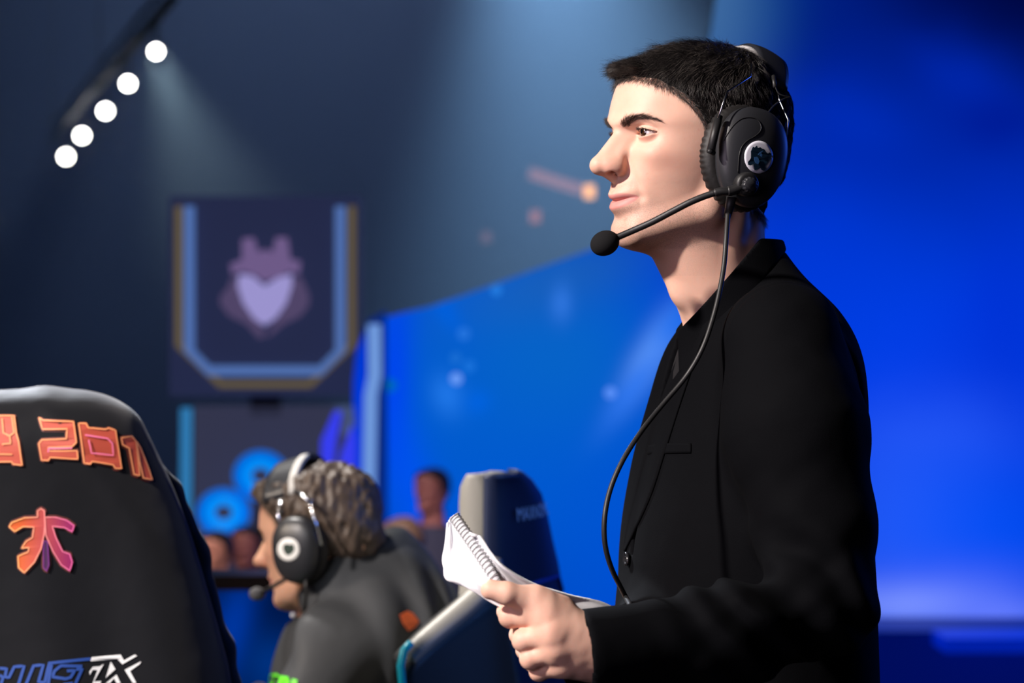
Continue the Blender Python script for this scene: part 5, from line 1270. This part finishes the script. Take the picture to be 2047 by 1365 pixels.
def grad_mat(name, c1, c2, x0, x1):
    m = mat(name, c1, rough=.6); nt = m.node_tree; tc = nt.nodes.new('ShaderNodeTexCoord'); sx = nt.nodes.new('ShaderNodeSeparateXYZ'); mr = nt.nodes.new('ShaderNodeMapRange'); mx = nt.nodes.new('ShaderNodeMix'); mx.data_type = 'RGBA'
    mr.inputs[1].default_value = P(x0, 0, FD).x; mr.inputs[2].default_value = P(x1, 0, FD).x
    nt.links.new(tc.outputs['Object'], sx.inputs[0]); nt.links.new(sx.outputs['X'], mr.inputs[0]); nt.links.new(mr.outputs[0], mx.inputs[0]); mx.inputs[6].default_value = c1; mx.inputs[7].default_value = c2
    nt.links.new(mx.outputs[2], nt.nodes['Principled BSDF'].inputs['Base Color']); return m
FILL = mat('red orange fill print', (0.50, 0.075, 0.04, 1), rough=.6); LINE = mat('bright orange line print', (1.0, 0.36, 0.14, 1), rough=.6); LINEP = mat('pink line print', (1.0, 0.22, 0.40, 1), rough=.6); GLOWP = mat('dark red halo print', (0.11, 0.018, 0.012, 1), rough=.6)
LF = grad_mat('orange to magenta fill', (0.62, 0.10, 0.01, 1), (0.30, 0.01, 0.11, 1), 40, 140); LL = grad_mat('orange to pink line', (1.0, 0.42, 0.12, 1), (0.90, 0.14, 0.40, 1), 40, 145)
zq = lambda pts: [(x / 3.59, 800 + y / 3.59) for x, y in pts]
def densify(p, n=4, close=True):
    out = []; L_ = len(p)
    for i in range(L_ if close else L_ - 1):
        a, b = p[i], p[(i + 1) % L_]
        for k in range(n): out.append((a[0] + (b[0] - a[0]) * k / n, a[1] + (b[1] - a[1]) * k / n))
    if not close: out.append(p[-1])
    return out
def ribbon(mb, pts, w, off, close=True):
    n = len(pts); Lr, Rr = [], []
    for i in range(n):
        a = pts[(i - 1) % n] if close else pts[max(i - 1, 0)]; b = pts[(i + 1) % n] if close else pts[min(i + 1, n - 1)]
        dx, dy = b[0] - a[0], b[1] - a[1]; l = math.hypot(dx, dy) or 1; nx, ny = -dy / l * w / 2, dx / l * w / 2
        Lr.append(onto(FB, pts[i][0] + nx, pts[i][1] + ny, off)); Rr.append(onto(FB, pts[i][0] - nx, pts[i][1] - ny, off))
    f = [(i, (i + 1) % n, n + (i + 1) % n, n + i) for i in range(n if close else n - 1)]
    mb.add(Lr + Rr, f)
def neon(name, polys, fill, line, parent, w=.0028, halo=None, lines=()):
    base = MB(); ln = MB(); hl = MB()
    for pl_ in polys:
        q = zq(pl_); flat_on(FB, q, .0026, thick=.0002, mb=base, dens=5)
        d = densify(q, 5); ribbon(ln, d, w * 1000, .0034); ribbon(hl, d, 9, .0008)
        if halo:
            cx_ = sum(p[0] for p in q) / len(q); cy_ = sum(p[1] for p in q) / len(q)
    for l in lines: ribbon(ln, densify(zq(l), 4, False), w * 1000, .0038, False)
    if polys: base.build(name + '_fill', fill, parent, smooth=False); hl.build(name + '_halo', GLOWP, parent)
    return ln.build(name + '_outline', line, parent)
two = [(285, 130), (312, 150), (525, 162), (548, 305), (522, 330), (350, 338), (352, 362), (555, 360), (563, 418), (362, 408), (350, 430), (302, 428), (282, 312), (305, 286), (480, 278), (482, 212), (310, 212)]
zero = [(562, 174), (614, 174), (632, 205), (758, 215), (775, 205), (822, 222), (866, 494), (822, 490), (806, 466), (660, 438), (648, 456), (606, 448)]
one = [(862, 272), (935, 264), (965, 300), (995, 545), (955, 535), (918, 348), (872, 322)]
eight = [(968, 300), (995, 345), (1045, 470), (1082, 575), (1020, 562), (990, 440)]
gee = [(-60, 120), (-20, 120), (105, 120), (120, 240), (138, 300), (162, 466), (96, 456), (88, 440), (-60, 440)]
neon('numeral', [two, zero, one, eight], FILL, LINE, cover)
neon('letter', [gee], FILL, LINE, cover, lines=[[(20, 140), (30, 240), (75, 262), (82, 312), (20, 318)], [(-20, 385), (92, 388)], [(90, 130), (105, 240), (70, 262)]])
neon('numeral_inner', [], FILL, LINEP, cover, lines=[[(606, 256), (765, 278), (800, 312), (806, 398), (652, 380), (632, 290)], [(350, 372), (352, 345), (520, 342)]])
lw_ = [(72, 905), (90, 876), (180, 842), (272, 838), (272, 792), (296, 776), (320, 792), (324, 900), (318, 960), (296, 1065), (250, 1160), (180, 1236), (140, 1200), (135, 1118), (165, 1104), (205, 1088), (212, 1056), (160, 1060), (192, 1010), (236, 985), (246, 908), (170, 905), (110, 940)]
rw_ = [(324, 838), (400, 838), (480, 860), (532, 898), (518, 942), (465, 912), (376, 902), (402, 985), (450, 1085), (500, 1102), (518, 1160), (500, 1222), (440, 1180), (380, 1080), (330, 965)]
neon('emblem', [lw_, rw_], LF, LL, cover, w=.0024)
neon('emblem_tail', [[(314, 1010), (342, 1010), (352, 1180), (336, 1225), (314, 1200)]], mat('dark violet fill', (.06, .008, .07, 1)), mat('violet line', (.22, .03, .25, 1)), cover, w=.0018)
WPR = mat('white block print', (0.80, 0.80, 0.78, 1), rough=.6); BPR = mat('dark blue line print', (0.012, 0.06, 0.30, 1), rough=.6)
zx = lambda pts: [(x / 4.265, 1260 + y / 4.265) for x, y in pts]
m_ = MB()
for pl_ in ([(780, 228), (1030, 205), (1058, 255), (1150, 205), (1172, 215), (1045, 288), (1003, 243), (770, 262)], [(1205, 262), (1195, 285), (1110, 345), (1165, 447), (1135, 447), (1065, 335)], [(945, 265), (985, 330), (900, 405)], [(995, 375), (1030, 450), (995, 450), (972, 408), (935, 450), (900, 450)], [(885, 285), (800, 435), (862, 430), (850, 470), (780, 470), (830, 340), (790, 335), (765, 380), (760, 350), (790, 310), (850, 305)]):
    flat_on(FB, zx(pl_), .0012, thick=.0002, mb=m_, dens=3)
m_.build('white_lettering', WPR, cover, smooth=False)
m_ = MB()
for l in ([(0, 322), (60, 325), (45, 395), (80, 400), (125, 308), (210, 302), (160, 460)], [(0, 380), (30, 400), (10, 460)], [(225, 460), (290, 300), (372, 292), (330, 440), (385, 440), (420, 278), (770, 242)], [(440, 290), (412, 460)], [(700, 305), (520, 300), (465, 345), (450, 395), (560, 412), (600, 400), (640, 340), (570, 345)], [(640, 460), (700, 325), (650, 332)], [(540, 460), (620, 450)]):
    ribbon(m_, densify(zx(l), 3, False), 6, .0012, False)
m_.build('blue_lettering', BPR, cover)
# ------------------------------------------------------------------ people in the hall beyond the stage, and the desk
def far_person(label, px, py, D, top_h, skin, cloth_m, hair_m, yaw, body_w=.2, bend=0.0, seated=False, seed=1, hand=None, floor=-1.0):
    """px, py: middle of the head. one continuous body, clothes and hair on top"""
    M = head_matrix(P(px, py, D), yaw, -bend); c = P(px, py, D); hv, hf = polygonize(lambda u, v, w: head_field(u, v, w), (-125, -100, -150), (132, 100, 92), 4.0)
    z0 = c.z - .16; sh = z0 - .06
    def bf(x, y, z, g_=0.0):
        f = cap(x, y, z, (c.x, c.y, c.z - .06), (c.x + .01, c.y + .01, sh), .05 + g_, .06 + g_)
        f = smin(f, cap(x, y, z, (c.x - body_w * .8, c.y, sh - .05), (c.x + body_w * .8, c.y, sh - .05), .055 + g_, .055 + g_), .06)
        f = smin(f, ell(x, y, z, (c.x, c.y, sh - .26), (body_w * .82 + g_, .12 + g_, .28)), .05)
        hip = sh - .52
        for s in (-1, 1):
            f = smin(f, cap(x, y, z, (c.x + s * body_w * .95, c.y, sh - .07), (c.x + s * body_w * 1.15, c.y - .02, sh - .34), .045 + g_, .04 + g_), .03)
            f = smin(f, cap(x, y, z, (c.x + s * body_w * 1.15, c.y - .02, sh - .34), (c.x + s * body_w * .8, c.y - .16, sh - .50), .038 + g_, .03 + g_), .02)
            if g_ == 0:
                hx = (c.x + s * body_w * .72, c.y - .21, sh - .53); f = smin(f, ell(x, y, z, hx, (.035, .045, .02)), .015)
                for i in range(4): f = smin(f, cap(x, y, z, (hx[0] - .024 + .016 * i, hx[1] - .035, hx[2]), (hx[0] - .026 + .017 * i, hx[1] - .085, hx[2] - .01), .0085, .0075), .004)
                f = smin(f, cap(x, y, z, (hx[0] - s * .03, hx[1], hx[2]), (hx[0] - s * .052, hx[1] - .045, hx[2]), .010, .008), .005)
            if seated:
                f = smin(f, cap(x, y, z, (c.x + s * .09, c.y, hip), (c.x + s * .11, c.y - .40, hip - .01), .085 + g_, .06 + g_), .03); f = smin(f, cap(x, y, z, (c.x + s * .11, c.y - .40, hip - .01), (c.x + s * .11, c.y - .42, floor + .07), .058 + g_, .045 + g_), .03)
                f = smin(f, cap(x, y, z, (c.x + s * .11, c.y - .42, floor + .05), (c.x + s * .11, c.y - .54, floor + .04), .045, .035), .02)
            else:
                f = smin(f, cap(x, y, z, (c.x + s * .085, c.y, hip), (c.x + s * .10, c.y, floor + .07), .085 + g_, .045 + g_), .03); f = smin(f, cap(x, y, z, (c.x + s * .10, c.y, floor + .05), (c.x + s * .10, c.y - .13, floor + .04), .045, .035), .02)
        return f
    lo = (c.x - .5, c.y - .65, floor - .02); hi = (c.x + .5, c.y + .3, c.z + .05)
    v, f = polygonize(bf, lo, hi, .012)
    o = obj('person', np.vstack([xf(M, hv), v]), np.vstack([hf, f + len(hv)]), skin); zones_attr(o, np.zeros((len(hv) + len(v), 3))); tag(o, label, 'person')
    cutf = lambda x, y, z: smax(bf(x, y, z, .014), np.maximum(z - (sh + .035), (floor + .1) - z), .01)
    v, f = polygonize(cutf, lo, hi, .012); obj('clothing', v, f, cloth_m, o)
    def shell(u, vv, w):
        m = w - T_hl(u).astype(np.float32); return head_field(u, vv, w, False) - (9 * sst(-2, 10, m) - 3) - 1.5 * noise3(u, vv, w, .3, seed)
    sv, sf = polygonize(shell, (-135, -105, -110), (120, 105, 112), 4.0); ok = (hair_mask(sv) > 0); sf = sf[ok[sf].all(1)]; obj('hair', xf(M, sv), sf, hair_m, o)
    return o
DK = mat('dark navy clothes', (0.035, 0.045, 0.10, 1), rough=.8); DH = mat('dark hair', (.012, .010, .010, 1)); GH = mat('grey brown hair', (.13, .085, .06, 1)); LB = mat('pale blue shirt', (.22, .28, .45, 1), rough=.8); PK = mat('dark plum clothes', (.03, .018, .035, 1), rough=.8)
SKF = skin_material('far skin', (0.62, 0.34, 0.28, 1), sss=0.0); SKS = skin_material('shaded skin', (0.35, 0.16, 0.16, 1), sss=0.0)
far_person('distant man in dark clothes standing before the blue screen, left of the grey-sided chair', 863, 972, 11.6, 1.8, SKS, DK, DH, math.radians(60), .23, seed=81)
far_person('distant grey-haired person bending forward beside the seated player\'s shoulder', 798, 1078, 10.2, 1.7, SKF, LB, GH, math.radians(-20), .17, math.radians(25), seed=82)
far_person('distant pink-faced person below the lower blue ring', 430, 1100, 11.0, 1.3, SKF, PK, DH, math.radians(70), .19, seated=True, seed=83)
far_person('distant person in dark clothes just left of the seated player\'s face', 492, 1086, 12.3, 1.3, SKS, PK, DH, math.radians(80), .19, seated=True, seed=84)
for (px, D, lab) in ((430, 11.0, 'audience chair under the pink-faced distant person'), (492, 12.3, 'audience chair under the person left of the player\'s face')):
    zt = P(px, 1100, D).z - .16 - .06 - .52 - .10; e = empty('audience_chair', (P(px, 0, D).x, D, -1)); tag(e, lab, 'chair')
    x = P(px, 0, D).x; MB().box((x, D - .12, zt), (.42, .46, .05)).build('seat', CAN, e, False); MB().box((x, D + .16, zt + .3), (.42, .04, .5)).build('backrest', CAN, e, False)
    for sx in (-1, 1):
        for sy in (-.32, .1): MB().tube([(x + sx * .19, D + sy, -1), (x + sx * .19, D + sy, zt)], .014, 8).build('leg', CAN, e)
# players' desk with a blue lit front behind the seated player
dk = empty('player_desk', P(520, 1160, 5.4)); dk.location.z = 0; tag(dk, 'dark blue lit desk behind the seated player and covered chair', 'desk')
D_ = 5.0; 
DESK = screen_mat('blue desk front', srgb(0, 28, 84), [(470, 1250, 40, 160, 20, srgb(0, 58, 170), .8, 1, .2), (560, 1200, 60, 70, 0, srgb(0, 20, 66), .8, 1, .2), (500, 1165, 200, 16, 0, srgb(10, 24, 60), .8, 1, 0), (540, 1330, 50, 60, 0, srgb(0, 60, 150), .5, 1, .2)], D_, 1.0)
a, b = P(250, 1152, D_), P(720, 1152, D_); a.z = P(250, 1152, D_ + .13).z
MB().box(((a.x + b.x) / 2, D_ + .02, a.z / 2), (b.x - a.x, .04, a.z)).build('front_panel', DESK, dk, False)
MB().box(((a.x + b.x) / 2, D_ + .06, a.z + .0), (b.x - a.x + .04, .14, .03)).build('desk_top', STAGE, dk, False)
for sx in (a.x + .03, b.x - .03): MB().box((sx, D_ + .08, a.z / 2), (.05, .10, a.z)).build('side_panel', STAGE, dk, False)
